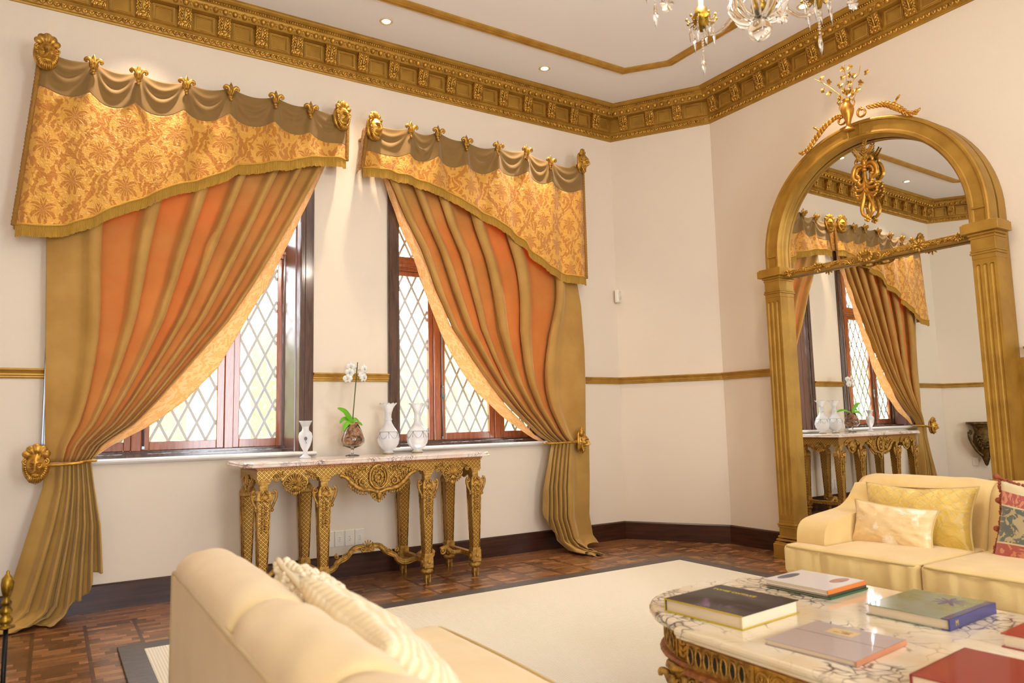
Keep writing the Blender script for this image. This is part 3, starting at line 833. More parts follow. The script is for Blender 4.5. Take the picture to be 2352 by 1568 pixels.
# ------------------------------------------------------------------ valances
YV = -0.21
def valance(lab, x_l, x_r, top, bottom, hooks, hem_side, root_x, seed):
    root = thing('valance', lab, 'valance', (root_x, 0, 0)); O = Vector((root_x, 0, 0))
    T = sorted([(p.x, p.z) for p in (at_y(u, v, YV) for u, v in top)]); B = sorted([(p.x, p.z) for p in (at_y(u, v, YV) for u, v in bottom)])
    HX = sorted(at_y(u, v, YV).x for u, v in hooks)
    x0, x1 = B[0][0], B[-1][0]; t0, t1 = T[0][0], T[-1][0]
    bx = [t0]+HX+[t1]
    rnd = random.Random(seed); wob = [rnd.uniform(0.6, 1.2) for _ in bx]
    def bay(x):
        for i in range(len(bx)-1):
            if x <= bx[i+1]: return i, (x-bx[i])/(bx[i+1]-bx[i])
        return len(bx)-2, 1.0
    def front(s, q, extra=0.0):
        """s across, q from top (0) to bottom (1)"""
        xt = lerp(t0, t1, s); xb = lerp(x0, x1, s)
        i, k = bay(xt); k = max(0, min(1, k))
        zt = pl(T, xt)-0.035*math.sin(PI*k)*wob[i]; zb = pl(B, xb)
        z = lerp(zt, zb, q); x = lerp(xt, xb, q*0.9+0.1*q*q); d = zt-z
        cat = 4*k*(1-k)
        y = YV
        y -= 0.028*cat*math.exp(-((d-0.15*cat)/0.030)**2)*wob[i]*(1-smooth(0.3, 0.5, d))
        y -= 0.020*cat*math.exp(-((d-0.07*cat)/0.022)**2)
        y += 0.018*cat*smooth(0.0, 0.1, d)*(1-smooth(0.1, 0.35, d))
        hx = min(abs(xt-h) for h in HX); wd_ = 0.028+0.09*smooth(0.05, 0.7, d)
        y -= 0.034*math.exp(-(hx/wd_)**2)*smooth(0.03, 0.12, d)*(1-0.35*smooth(0.3, 1.2, d))
        y -= 0.016*math.sin(xt*17+seed)*smooth(0.15, 0.8, q)+0.008*math.sin(xt*41+z*3)*smooth(0.3, 1, q)
        ret = 0.05                                # ends turn back to the wall
        e = min(s, 1-s)/0.02
        if e < 1: y = lerp(YV+0.03, y, e)
        return Vector((x, y-extra, z))-O
    bandq = lambda s, q: q
    def bfrac(s):                                # the velvet band reaches down a near-constant height
        xt = lerp(t0, t1, s); L_ = pl(T, xt)-pl(B, lerp(x0, x1, s)); i, k = bay(xt)
        return (0.215+0.03*math.sin(PI*max(0, min(1, k)))+0.012*math.sin(7*s))/L_
    NX = 260
    mb = MB(); mb.grid(lambda s, q: front(s, q*bfrac(s)), NX, 26); mb.build('velvet_band', M['velvet_band'], root, solid=0.004, fix=False)
    def uvp(s, q):
        p = front(s, lerp(bfrac(s), 1, q)); return (p.x, p.z)
    mb = MB(); mb.grid(lambda s, q: front(s, lerp(bfrac(s), 1, q)), NX, 60, uvf=uvp); mb.build('damask_panel', M['damask'], root, solid=0.004, fix=False)
    def fr(s, q):
        p = front(s, 1.0, 0.004); nz = 0.006*noise.noise(Vector((s*140, 0, seed)))
        return p+Vector((0, 0.004*math.sin(s*300)*q, -q*(0.072+nz)))
    mb = MB(); mb.grid(fr, 520, 3, uvf=lambda s, q: (s*(x1-x0), q*0.07))
    mb.tube([front(i/120, 1.0, 0.007)+Vector((0, 0, 0.004)) for i in range(121)], 0.007, 6); mb.build('bullion_fringe', M['fringe'], root, fix=False)
    for sd, s in ((-1, 0.0), (1, 1.0)):          # side returns to the wall and their braid
        def rt(a, q):
            p = front(s, q); return Vector((p.x+sd*0.012*math.sin(PI*a), lerp(p.y, -0.035, a), p.z))
        mb = MB(); mb.grid(rt, 8, 30, uvf=lambda a, q: (a*0.2, q)); mb.build('side_return', M['damask'], root, solid=0.004, fix=False)
        mb = MB(); pts = [front(s, 0.02+0.98*k/90)+Vector((sd*0.008, -0.002, 0)) for k in range(91)]
        mb.tube(pts, [0.012+0.005*abs(math.sin(k*1.7)) for k in range(91)], 7); mb.build('side_braid', M['braid'], root)
    return root, [at_y(u, v, YV-0.03) for u, v in hooks]
V1, H1 = valance('gold damask valance over the left window, its hem dropping low at the left end', 0, 0,
    [(97, 118), (130, 122), (215, 143), (318, 168), (428, 190), (530, 203), (633, 224), (713, 246), (785, 262), (799, 268)],
    [(34, 515), (105, 521), (150, 518), (215, 500), (260, 478), (330, 455), (390, 432), (450, 416), (520, 398), (545, 380), (600, 377), (660, 372), (710, 362), (745, 362), (797, 366)],
    [(215, 150), (318, 174), (428, 197), (530, 212), (633, 230), (713, 254)], -1, 0.8, 3)
V2, H2 = valance('gold damask valance over the right window, its hem dropping low at the right end', 0, 0,
    [(850, 284), (880, 286), (943, 296), (1005, 303), (1070, 325), (1142, 338), (1208, 347), (1263, 370), (1330, 378), (1341, 382)],
    [(837, 384), (890, 392), (945, 408), (990, 428), (1035, 442), (1060, 465), (1110, 488), (1160, 522), (1205, 555), (1215, 575), (1262, 612), (1300, 632), (1350, 638)],
    [(943, 299), (1005, 307), (1070, 329), (1142, 341), (1208, 350), (1263, 374)], 1, 3.1, 8)

# gilt hooks shaped like a curled leaf with a point
def fleur_hook():
    t = thing('fleur_hook', None, 'curtain hook')
    mb = MB()
    mb.lathe([(0, -0.052), (0.012, -0.050), (0.015, -0.040), (0.012, -0.032), (0.022, -0.020), (0.026, 0.0), (0.021, 0.018), (0.012, 0.026), (0, 0.028)], 12, sy=0.7,
             fn=lambda r, z, a, j: (r*(1+0.14*math.cos(6*a)), z))
    mb.build('body', M['gold_leaf'], t)
    mb = MB(); mb.ball((0, -0.004, -0.062), 0.0125, 10, 7); mb.build('drop_bead', M['gold_leaf'], t)
    mb = MB()
    for s in (-1, 1):
        p = catmull([(s*0.010, -0.010, -0.012), (s*0.018, -0.018, 0.014), (s*0.034, -0.020, 0.026), (s*0.048, -0.014, 0.016), (s*0.046, -0.010, 0.008)], 5)
        mb.tube(p, [lerp(0.010, 0.008, i/(len(p)-1))*(1+0.4*math.sin(PI*i/(len(p)-1))) for i in range(len(p))], 8); mb.ball((s*0.044, -0.012, 0.008), 0.0095, 8, 6); mb.tube(catmull([(s*0.006, -0.02, 0.02), (s*0.010, -0.026, -0.006), (s*0.004, -0.02, -0.036)], 5), 0.005, 6)
    mb.build('side_leaf', M['gold_leaf'], t)
    mb = MB(); mb.lathe([(0.0, 0.072), (0.006, 0.058), (0.015, 0.036), (0.017, 0.022), (0.010, 0.008), (0.0, 0.004)], 10, sy=0.5); mb.tube([(0, 0.0, 0.01), (0, 0.05, 0.012), (0, 0.235, 0.012)], 0.004, 6)
    mb.build('point_leaf', M['gold_leaf'], t)
    return t
proto = fleur_hook(); ORD = ['first', 'second', 'third', 'fourth', 'fifth', 'sixth']
k = 0
for vn, HL in (('left', H1), ('right', H2)):
    for i, p in enumerate(HL):
        o = proto if k == 0 else copy_tree(proto); k += 1
        o.location = (p.x, p.y-0.012, p.z+0.002); o['label'] = '%s gilt leaf hook from the left along the top of the %s valance' % (ORD[i], vn)
        o['group'] = 'gilt hooks holding up the %s valance' % vn; o['category'] = 'curtain hook'

# ------------------------------------------------------------------ carved lion heads
def lion(mb_scale=1.0):
    """relief head, about 0.12 wide and 0.22 high, facing -y"""
    t = thing('lion_head_finial', None, 'carved ornament')
    def g(x, z, cx, cz, sx, sz): return math.exp(-((x-cx)/sx)**2-((z-cz)/sz)**2)
    def h(x, z):
        v = 0.052*max(0, 1-(x/0.060)**2-((z)/0.088)**2)**0.5
        v += 0.020*g(x, z, 0, 0.03, 0.020, 0.03)+0.028*g(x, z, 0, -0.012, 0.011, 0.026)+0.018*g(x, z, 0, -0.026, 0.017, 0.010)
        for s in (-1, 1):
            v += 0.016*g(x, z, s*0.018, 0.022, 0.012, 0.007)-0.016*g(x, z, s*0.018, 0.010, 0.009, 0.007)+0.012*g(x, z, s*0.028, -0.006, 0.013, 0.012)
            v += 0.014*g(x, z, s*0.013, -0.036, 0.012, 0.009)
        v -= 0.018*g(x, z, 0, -0.047, 0.016, 0.0045); v += 0.012*g(x, z, 0, -0.058, 0.013, 0.008)
        r = math.hypot(x/0.9, z)
        v += 0.004*math.sin(math.atan2(x, z+0.02)*26)*smooth(0.045, 0.06, math.hypot(x, z*0.75))
        return v
    mb = MB()
    def P(a, r):
        th = 2*PI*a; x = 0.060*r*math.sin(th); z = 0.088*r*math.cos(th); return (x, -h(x, z)-0.01, z)
    mb.grid(P, 48, 20, wrapu=True); mb.tube([(0.058*math.sin(q*PI/20), 0.0, 0.086*math.cos(q*PI/20)) for q in range(40)], 0.014, 8, closed=True)
    mb.build('face', M['gold_leaf'], t)
    mb = MB()                                   # crown of scalloped lobes
    for i, a in enumerate((-1.15, -0.56, 0.0, 0.56, 1.15)):
        r = 0.088; s = 0.030-0.003*abs(i-2)
        Rm = Matrix.Rotation(a, 4, 'Y')
        c = Vector((0.052*math.sin(a), -0.028, 0.050+0.052*math.cos(a)))
        mb.ball(c, (s*0.98, 0.017, s*1.12), 12, 8, Rm)
        mb.tube([c+Rm @ Vector((q*0.010, -0.013-0.004*(1-abs(q)), -s)) for q in (0,)]+[c+Rm @ Vector((0, -0.016, s*0.8))], 0.003, 5)
    mb.build('crown_lobes', M['gold_leaf'], t)
    mb = MB()                                   # curled ears and beard strands
    for s in (-1, 1):
        sp = spiral((s*0.050, 0.026), 0.019, 0.004, PI/2 if s > 0 else PI/2, s*-1.4, 22, y=-0.034)
        mb.tube(sp, [lerp(0.0065, 0.004, i/22) for i in range(23)], 7)
        for j in range(6):
            a = PI*0.52+j*0.17; x, z = s*0.058*math.sin(a), 0.085*math.cos(a)
            mb.tube([(x*0.72, -0.035, z*0.66), (x*0.95, -0.036, z*0.92), (x*1.10, -0.022, z*1.10)], [0.006, 0.010, 0.004], 7)
    for j in range(-3, 4): mb.tube([(j*0.008, -0.042, -0.056), (j*0.011, -0.04, -0.080), (j*0.009, -0.022, -0.108+abs(j)*0.004)], [0.005, 0.0075, 0.003], 6)
    mb.build('mane', M['gold_leaf'], t)
    return t
def lion_bar(t, length):
    mb = MB(); mb.tube([(0, 0.0, 0), (0, length, 0)], 0.016, 8); mb.build('wall_bracket', M['gold_leaf'], t)
L0 = lion()
def place_lion(px, y, ang, label, sc=1.0, first=[True]):
    o = L0 if first[0] else copy_tree(L0); first[0] = False
    p = at_y(px[0], px[1], y); o.location = (p.x, p.y+0.03, p.z); o.rotation_euler = (0, 0, ang); o.scale = (sc, sc, sc); o['label'] = label; o['category'] = 'carved ornament'; return o, p
lions = []
for px, a, lab in (((106, 122), 0.15, 'gilt lion head finial at the left end of the left valance'),
                   ((786, 268), 0.35, 'gilt lion head finial at the right end of the left valance'),
                   ((860, 292), 0.45, 'gilt lion head finial at the left end of the right valance'),
                   ((1337, 372), 0.6, 'gilt lion head finial at the right end of the right valance')):
    o, p = place_lion(px, -0.25, a, lab, 1.0); o['group'] = 'gilt lion heads at the valance ends'; lions.append(o)
    mb = MB(); R_ = Matrix.Rotation(-a, 4, 'Z'); ix = 0.035 if px[0] in (106, 860) else -0.035; mb.tube([tuple(R_ @ Vector((ix, 0.01, -0.03))), tuple(R_ @ Vector((ix, 0.217, -0.03)))], 0.014, 8); mb.build('wall_bracket', M['gold_leaf'], o)

# ------------------------------------------------------------------ curtain holdbacks
def holdback(px, y, ang, arm, label):
    t = copy_tree(L0); t.name = 'curtain_holdback'; p = at_y(px[0], px[1], y); t.location = (p.x, p.y, p.z); t.rotation_euler = (0, 0, ang); t.scale = (1, 1, 1)
    for c in list(t.children):
        if c.name.startswith('wall_bracket'): bpy.data.objects.remove(c)
        else: c.scale = (1.0, 1.0, 1.0)
    t['label'] = label; t['category'] = 'curtain holdback'; t['group'] = 'lion head curtain holdbacks'
    R_ = Matrix.Rotation(-ang, 4, 'Z'); q = [R_ @ (Vector(a)-p) for a in arm]
    mb = MB(); mb.tube(catmull(q, 8), 0.0095, 8); mb.build('arm', M['gold_leaf'], t)
    mb = MB(); mb.tube([(0, 0.0, 0.0), tuple(R_ @ Vector((0, -p.y, 0)))], 0.014, 8); mb.build('wall_bracket', M['gold_leaf'], t); return t
a1 = at_y(83, 1070, -0.20); e1 = at_y(208, 1058, -0.20)
holdback((83, 1070), -0.20, -0.05, [(a1.x, -0.19, a1.z), (a1.x+0.07, -0.245, a1.z+0.003), (a1.x+0.2, -0.262, a1.z+0.008), (e1.x-0.02, -0.235, e1.z), (e1.x+0.03, -0.17, e1.z), (e1.x, -0.10, e1.z)],
         'gilt lion head holdback with a brass arm round the left curtain')
a2 = at_y(1331, 1014, -0.20); e2 = at_y(1262, 1018, -0.20)
holdback((1331, 1014), -0.20, 0.75, [(a2.x, -0.19, a2.z), (a2.x-0.07, -0.245, a2.z), (a2.x-0.2, -0.262, a2.z), (e2.x+0.02, -0.235, e2.z), (e2.x-0.03, -0.17, e2.z), (e2.x, -0.10, e2.z)],
         'gilt lion head holdback with a brass arm round the right curtain')
# ------------------------------------------------------------------ carving helpers (shapes collected into a part's mesh; front faces -y)
def leafrow(mb, path, size, y, thick=0.6, n=None, both=True):
    """acanthus-like lobes laid along an (x,z) path"""
    P = [Vector((p[0], y, p[1])) for p in path]; P = catmull(P, 4); L = sum((b-a).length for a, b in zip(P, P[1:])); n = n or max(3, int(L/(size*0.75)))
    acc = 0; k = 0; step = L/n; tgt = step/2
    for a, b in zip(P, P[1:]):
        l = (b-a).length
        while tgt <= acc+l and k < n:
            c = a.lerp(b, (tgt-acc)/l); d = (b-a).normalized(); ang = math.atan2(d.x, d.z)
            for s in ((-1, 1) if both else (1,)):
                R_ = Matrix.Rotation(ang+s*0.7, 4, 'Y'); nrm = Vector((d.z, 0, -d.x))*s
                mb.ball(c+nrm*size*0.42, (size*0.26, size*thick*0.5, size*0.6), 8, 5, R_)
            tgt += step; k += 1
        acc += l
def scroll(mb, c, r, s, y, a0=PI/2, turns=1.3, th=0.3):
    p = spiral(c, r, r*0.22, a0, s*turns, 26, y=y)
    mb.tube(p, [r*lerp(th, th*0.6, i/26) for i in range(27)], 7); mb.ball((c[0], y-r*0.1, c[1]), r*0.32, 8, 6)
def shell(mb, c, r, y, a0=-1.2, a1=1.2, n=9, up=1):
    for i in range(n):
        a = lerp(a0, a1, i/(n-1)); d = Vector((math.sin(a), 0, up*math.cos(a)))
        p0 = Vector((c[0], y-0.006, c[1])); rr = r*(0.86+0.14*math.cos(a))
        mb.tube([p0+d*r*0.1, p0+d*rr*0.6, p0+d*rr], [r*0.04, r*0.085, r*0.10], 6)
        mb.ball(p0+d*rr, r*0.105, 7, 5)
# ------------------------------------------------------------------ tall arched mirror
MX = 5.266; MC = -2.43; ZC = 2.46; RO = 0.875; RI = 0.735
mir = thing('arched_wall_mirror', 'very tall arched mirror in a fluted gilt frame behind the yellow sofa', 'mirror', (MX, MC, 0), -PI/2)
def ml(u, v, x):                                   # a measured place on the mirror, in the mirror's own coordinates
    p = at_x(u, v, x); return Vector((-(p.y-MC), p.x-MX, p.z))
FY = -0.226; GY = -0.135
g = MB(); out = [(-RI-0.01, 0.12), (RI+0.01, 0.12), (RI+0.01, ZC)]+[((RI+0.01)*math.cos(PI*k/40), ZC+(RI+0.01)*math.sin(PI*k/40)) for k in range(1, 40)]+[(-RI-0.01, ZC)]
g.prism(out, 0, 0.005); g.build('mirror_glass', M['mirror'], mir, fix=True, loc=(0, GY+0.012, 0), rot=(0, 0, math.radians(1.0)))
b = MB(); o2 = [(-RO, 0.1), (RO, 0.1), (RO, ZC)]+[(RO*math.cos(PI*k/40), ZC+RO*math.sin(PI*k/40)) for k in range(1, 40)]+[(-RO, ZC)]
b.prism(o2, GY+0.034, -0.005); b.box((-0.0, -0.015, 0.74), (1.98, 0.022, 1.48)); b.build('backing_board', M['gold_paint'], mir)
# arch
arc = [(RO, z) for z in (2.36, 2.41)]+[(RO*math.cos(a), ZC+RO*math.sin(a)) for a in [PI*k/72 for k in range(73)]]+[(-RO, z) for z in (2.41, 2.36)]
prof = [(0.0, GY+0.01), (0.0, FY+0.012), (-0.004, FY+0.004), (-0.014, FY), (-0.026, FY), (-0.030, FY+0.010), (-0.040, FY+0.012), (-0.098, FY+0.012), (-0.106, FY+0.010), (-0.112, FY+0.002), (-0.126, FY+0.002), (-0.132, FY+0.010), (-0.140, FY+0.022), (-0.142, FY+0.045), (-0.136, FY+0.050), (-0.142, FY+0.058), (-0.142, GY)]
mb = MB(); vs = []; n = len(arc); k = len(prof)
for i, (x, z) in enumerate(arc):
    if z < ZC: nx, nz = (1 if x > 0 else -1), 0
    else: nx, nz = x/RO, (z-ZC)/RO
    for o, y in prof: vs.append((x+nx*o, y, z+nz*o))
mb.add(vs, [(i*k+j, (i+1)*k+j, (i+1)*k+j+1, i*k+j+1) for i in range(n-1) for j in range(k-1)]+[tuple(range(k)), tuple((n-1)*k+j for j in range(k))], False)
for s in (-1, 1):                                  # ends of the sunk panels
    for a in (PI/2+s*0.06, PI/2-s*(PI/2+0.0)):
        R_ = Matrix.Rotation(PI/2-a, 4, 'Y'); mb.M = Matrix.Translation((0, 0, ZC)) @ R_; mb.box((0, FY+0.006, RO-0.07), (0.012, 0.012, 0.085)); mb.M = Matrix()
mb.build('arch', M['gold_paint'], mir)
for s in (-1, 1):
    cx_ = s*0.8175; w = 0.145
    mb = MB()                                      # fluted shaft
    def shaft(a, t):
        x = (a-0.5)*w; z = lerp(0.30, 2.12, t); y = FY
        for q in (-0.042, 0.0, 0.042):
            d = abs(x-q); top = 2.085-0.0; bot = 0.345
            if z > top-0.016: zz = (z-(top-0.016))/0.016
            elif z < bot+0.016: zz = ((bot+0.016)-z)/0.016
            else: zz = 0
            if zz < 1:
                r = 0.0135*math.sqrt(max(0, 1-zz*zz))
                if d < r: y += 0.011*math.sqrt(max(0, 1-(d/0.0135)**2))
        return (cx_+x, y, z)
    vs = []; xs_ = sorted(set([-0.5*w, 0.5*w]+[q+e for q in (-0.042, 0, 0.042) for e in (-0.0137, -0.0134, -0.010, -0.006, 0, 0.006, 0.010, 0.0134, 0.0137)]))
    zs_ = [0.30, 0.344, 0.348, 0.353, 0.361, 0.365]+[0.365+i*0.17 for i in range(1, 10)]+[2.065, 2.069, 2.077, 2.082, 2.086, 2.12]
    mb.grid(lambda a, t: shaft(xs_[round(a*(len(xs_)-1))]/w+0.5, (zs_[round(t*(len(zs_)-1))]-0.30)/1.82), len(xs_)-1, len(zs_)-1, smooth=False)
    for q in (-w/2, w/2): mb.add([(cx_+q, FY, 0.30), (cx_+q, GY+0.03, 0.30), (cx_+q, GY+0.03, 2.12), (cx_+q, FY, 2.12)], [(0, 1, 2, 3)], False)
    mb.build('pilaster_shaft', M['gold_paint'], mir)
    mb = MB(); bx = lambda x0, x1, y0, z0, z1: mb.b2((cx_+x0, y0, z0), (cx_+x1, GY+0.05, z1))
    bx(-w/2-0.002, w/2+0.002, FY-0.002, 2.12, 2.285)
    for z, e in ((2.158, 0.010), (2.174, 0.007), (2.262, 0.008)): bx(-w/2-e, w/2+e, FY-e, z-0.007, z+0.007)
    bx(-w/2-0.016, w/2+0.016, FY-0.014, 2.275, 2.292)
    mb.build('capital', M['gold_paint'], mir, bevel=0.003)
    mb = MB(); mb.b2((cx_-0.115, FY-0.040, 2.292), (cx_+0.115, GY+0.05, 2.352)); mb.b2((cx_-0.105, FY-0.03, 2.352), (cx_+0.105, GY+0.05, 2.362)); mb.build('impost_block', M['gold_paint'], mir, bevel=0.003)
    mb = MB(); mb.b2((cx_-w/2-0.002, FY-0.002, 0.16), (cx_+w/2+0.002, GY+0.05, 0.30))
    for z, e in ((0.268, 0.012), (0.250, 0.008), (0.168, 0.012), (0.145, 0.022), (0.120, 0.032)): mb.b2((cx_-w/2-e, FY-e, z-0.008), (cx_+w/2+e, GY+0.05, z+0.008))
    mb.b2((cx_-w/2-0.040, FY-0.040, 0.0), (cx_+w/2+0.040, -0.03, 0.115)); mb.build('plinth', M['gold_paint'], mir, bevel=0.003)
# cross bar with applied vine
mb = MB(); mb.b2((-0.745, -0.185, 2.272), (0.745, GY-0.001, 2.325)); mb.build('cross_bar', M['gold_paint'], mir, bevel=0.003)
mb = MB(); rnd = random.Random(4)
def vine_leaf(mb, x, y, z, s, rnd):
    a = rnd.uniform(0, 6)
    for k in range(5):
        b_ = a+k*2*PI/5; R_ = Matrix.Rotation(-b_, 4, 'Y'); mb.ball((x+math.cos(b_)*s*0.6, y, z+math.sin(b_)*s*0.6), (s*0.55, s*0.28, s*0.30), 6, 4, R_)
for s in (-1, 1):
    p = [(s*(0.14+0.06*i), -0.198, 2.298+0.009*math.sin(i*1.9)) for i in range(10)]; mb.tube(p, 0.005, 5)
    for i in range(24):
        x = s*(0.16+0.023*i); e = 1.35 if i in (9, 10, 22, 23, 0) else 1.0
        vine_leaf(mb, x, -0.202, 2.298+rnd.uniform(-0.012, 0.014)*e, 0.013*e, rnd)
    for (x, r) in ((s*0.40, 0.026), (s*0.66, 0.018)):
        for q in range(8):
            a = q*PI/4; R_ = Matrix.Rotation(-a, 4, 'Y'); mb.ball((x+math.cos(a)*r, -0.206, 2.298+math.sin(a)*r*1.2), (r*0.7, 0.008, r*0.28), 6, 4, R_)
    scroll(mb, (s*0.10, 2.286), 0.022, -s, -0.206); mb.tube(catmull([(s*0.145, -0.2, 2.29), (s*0.11, -0.205, 2.262), (s*0.05, -0.208, 2.256), (0, -0.208, 2.265)], 5), 0.007, 6)
for q in range(14):
    a = q*2*PI/14; mb.ball((0.052*math.cos(a), -0.208, 2.305+0.036*math.sin(a)), (0.014, 0.010, 0.014), 7, 5)
mb.tube([(0.036*math.cos(a), -0.208, 2.305+0.024*math.sin(a)) for a in [q*PI/10 for q in range(20)]], 0.006, 6, closed=True)
mb.build('vine_ornament', M['gold_leaf'], mir)
# crest vase, its sprigs, the side garlands
vx = ml(1949, 265, 5.0).x; VY = FY-0.05
mb = MB(); mb.lathe([(0.0, 3.262), (0.040, 3.262), (0.038, 3.270), (0.020, 3.285), (0.017, 3.315), (0.024, 3.345), (0.040, 3.385), (0.047, 3.415), (0.044, 3.445), (0.032, 3.462), (0.024, 3.482), (0.027, 3.500), (0.031, 3.505), (0.0, 3.507)], 22, c=(vx, VY, 0), fn=lambda r, z, a, j: (r*(1+0.05*math.cos(5*a+z*20)), z))
for s in (-1, 1): mb.tube(catmull([(vx+s*0.040, VY, 3.425), (vx+s*0.062, VY, 3.455), (vx+s*0.052, VY, 3.49), (vx+s*0.030, VY, 3.495)], 6), 0.005, 6)
mb.tube([(vx, VY, 3.30), (vx, -0.12, 3.28)], 0.014, 6)
mb.build('crest_vase', M['gold_bright'], mir)
mb = MB()
def flat_leaf(mb, c, s, ang, lobes=5, tilt=0.3):
    vs = [Vector((0, 0, 0))]; n_ = lobes*4
    for q in range(n_):
        a = 2*PI*q/n_; r = s*(0.62+0.38*abs(math.cos(a*lobes/2))); vs.append(Vector((r*math.cos(a), 0.25*s*math.cos(a*2)+tilt*r*math.sin(a), r*math.sin(a)*0.9)))
    R_ = Matrix.Rotation(ang, 4, 'Y'); vs = [R_ @ v+Vector(c) for v in vs]
    mb.add(vs+[v+Vector((0, 0.003, 0)) for v in vs], [(0, q+1, (q+1) % n_+1) for q in range(n_)]+[(n_+1, (q+1) % n_+2+n_, q+2+n_) for q in range(n_)]+[(q+1, (q+1) % n_+1, (q+1) % n_+2+n_, q+2+n_) for q in range(n_)], False)
tw = [[(1944, 232), (1925, 215), (1905, 200), (1885, 188), (1871, 182)], [(1946, 230), (1940, 205), (1944, 185), (1940, 165), (1939, 148)], [(1950, 230), (1957, 205), (1960, 185), (1972, 170), (1976, 148)],
      [(1940, 232), (1928, 222), (1924, 236)], [(1957, 232), (1963, 222), (1966, 214)]]
for t_ in tw: mb.tube(catmull([ml(u, v, 5.0) for u, v in t_], 5), 0.0028, 5)
rnd = random.Random(2)
for (u, v) in [(1887, 180), (1903, 188), (1890, 207), (1904, 213), (1934, 159), (1951, 154), (1935, 178), (1950, 171), (1961, 174), (1990, 166), (1976, 190), (1970, 206), (1930, 196), (1950, 191), (1928, 224), (1927, 235), (1945, 212), (1955, 216), (1960, 212), (1937, 208), (1952, 205)]:
    p = ml(u, v, 5.0); flat_leaf(mb, p, 0.024, rnd.uniform(0, 6), 5, rnd.uniform(-0.4, 0.4))
    q = ml(u+(1950-u)*0.10, v+6, 5.0); mb.tube([p, q], 0.0016, 4)
mb.build('leaf_sprigs', M['gold_leaf'], mir)
for nm_, cen, s_, g_ in (('side_garland', (1974, 256), 1, [(1984, 243), (2003, 239), (2025, 235), (2045, 239), (2062, 246), (2082, 257), (2103, 252)]),
                         ('side_garland', (1928, 275), -1, [(1925, 263), (1912, 268), (1892, 284), (1878, 300), (1862, 322), (1850, 340), (1833, 351)])):
    mb = MB(); c = ml(cen[0], cen[1], 5.0); GYY = -0.235
    sp = spiral((c.x, c.z), 0.038, 0.022, PI/2, s_*1.05, 24, y=GYY); mb.tube(sp, 0.0075, 7, flat=1.6)
    P = catmull([Vector((q.x, GYY, q.z)) for q in (ml(u, v, 5.0) for u, v in g_)], 5); mb.tube(P, 0.006, 6)
    for i in range(2, len(P)-2, 2):
        d = (P[i+1]-P[i-1]).normalized(); nrm = Vector((d.z, 0, -d.x)); nrm = nrm if nrm.z < 0 else -nrm
        a = math.atan2(d.x, d.z); w_ = 0.017*(1-abs(i/len(P)-0.5))
        mb.ball(P[i]+nrm*0.012, (w_*1.0, 0.009, w_*2.0), 7, 5, Matrix.Rotation(a+0.5*s_, 4, 'Y')); mb.ball(P[i]-nrm*0.004, (w_*0.9, 0.010, w_*1.5), 7, 5, Matrix.Rotation(a-0.4, 4, 'Y'))
    e = P[-1]; mb.ball(e, (0.011, 0.006, 0.024), 7, 5, Matrix.Rotation(s_*0.9, 4, 'Y'))
    e = P[len(P)//2]+Vector((s_*0.03, 0, 0.03)); mb.tube([P[len(P)//2], e], [0.006, 0.009], 6); mb.ball(e+Vector((s_*0.012, 0, 0.012)), (0.010, 0.006, 0.022), 7, 5, Matrix.Rotation(s_*0.9, 4, 'Y'))
    mb.build(nm_, M['gold_bright'], mir)
# hanging pierced scroll pendant
px_ = ml(1972, 380, 5.03).x; PY = GY-0.028
mb = MB()
def S(pts, r0, r1=None, mirror=True):
    for s in ((-1, 1) if mirror else (1,)):
        P = catmull([(px_+s*x, PY, z) for x, z in pts], 6); nn_ = len(P)
        mb.tube(P, [lerp(r0, r1 or r0, i/(nn_-1))*(0.8+0.5*math.sin(PI*i/(nn_-1))) for i in range(nn_)], 8)
        mb.ball(P[-1], (r1 or r0)*1.5, 8, 6)
S([(0.006, 3.02), (0.022, 3.055), (0.045, 3.062), (0.066, 3.040), (0.058, 3.015)], 0.012, 0.009)
S([(0.010, 3.00), (0.035, 3.012), (0.070, 3.005), (0.092, 2.960), (0.088, 2.915), (0.060, 2.890), (0.045, 2.905), (0.052, 2.925)], 0.015, 0.011)
S([(0.018, 2.985), (0.045, 2.985), (0.066, 2.955), (0.062, 2.925)], 0.010, 0.008)
S([(0.0, 2.96), (0.0, 2.90), (0.012, 2.86), (0.040, 2.855), (0.052, 2.875)], 0.013, 0.010)
S([(0.004, 2.90), (0.010, 2.84), (0.040, 2.82), (0.070, 2.825), (0.080, 2.850)], 0.013, 0.009)
S([(0.004, 2.86), (0.012, 2.80), (0.045, 2.775), (0.080, 2.785), (0.084, 2.808)], 0.012, 0.009)
S([(0.004, 2.83), (0.020, 2.775), (0.055, 2.750), (0.070, 2.765)], 0.010, 0.008)
S([(0.004, 2.84), (0.020, 2.76), (0.042, 2.69), (0.040, 2.64), (0.018, 2.612), (0.0, 2.608)], 0.011, 0.011)
S([(0.0, 3.045), (0.0, 2.99)], 0.018, 0.012, False); S([(0.0, 2.93), (0.0, 2.80)], 0.010, 0.010, False)
for x, z, r in ((0, 2.60, 0.016), (-0.016, 2.585, 0.011), (0.016, 2.585, 0.011), (0, 2.575, 0.012), (0, 2.965, 0.018), (0, 2.665, 0.010)): mb.ball((px_+x, PY-0.006, z), r, 9, 6)
mb.tube([(px_, PY, 3.0), (px_, GY, 3.0)], 0.01, 6)
mb.build('scroll_pendant', M['gold_bright'], mir)
mb = MB()
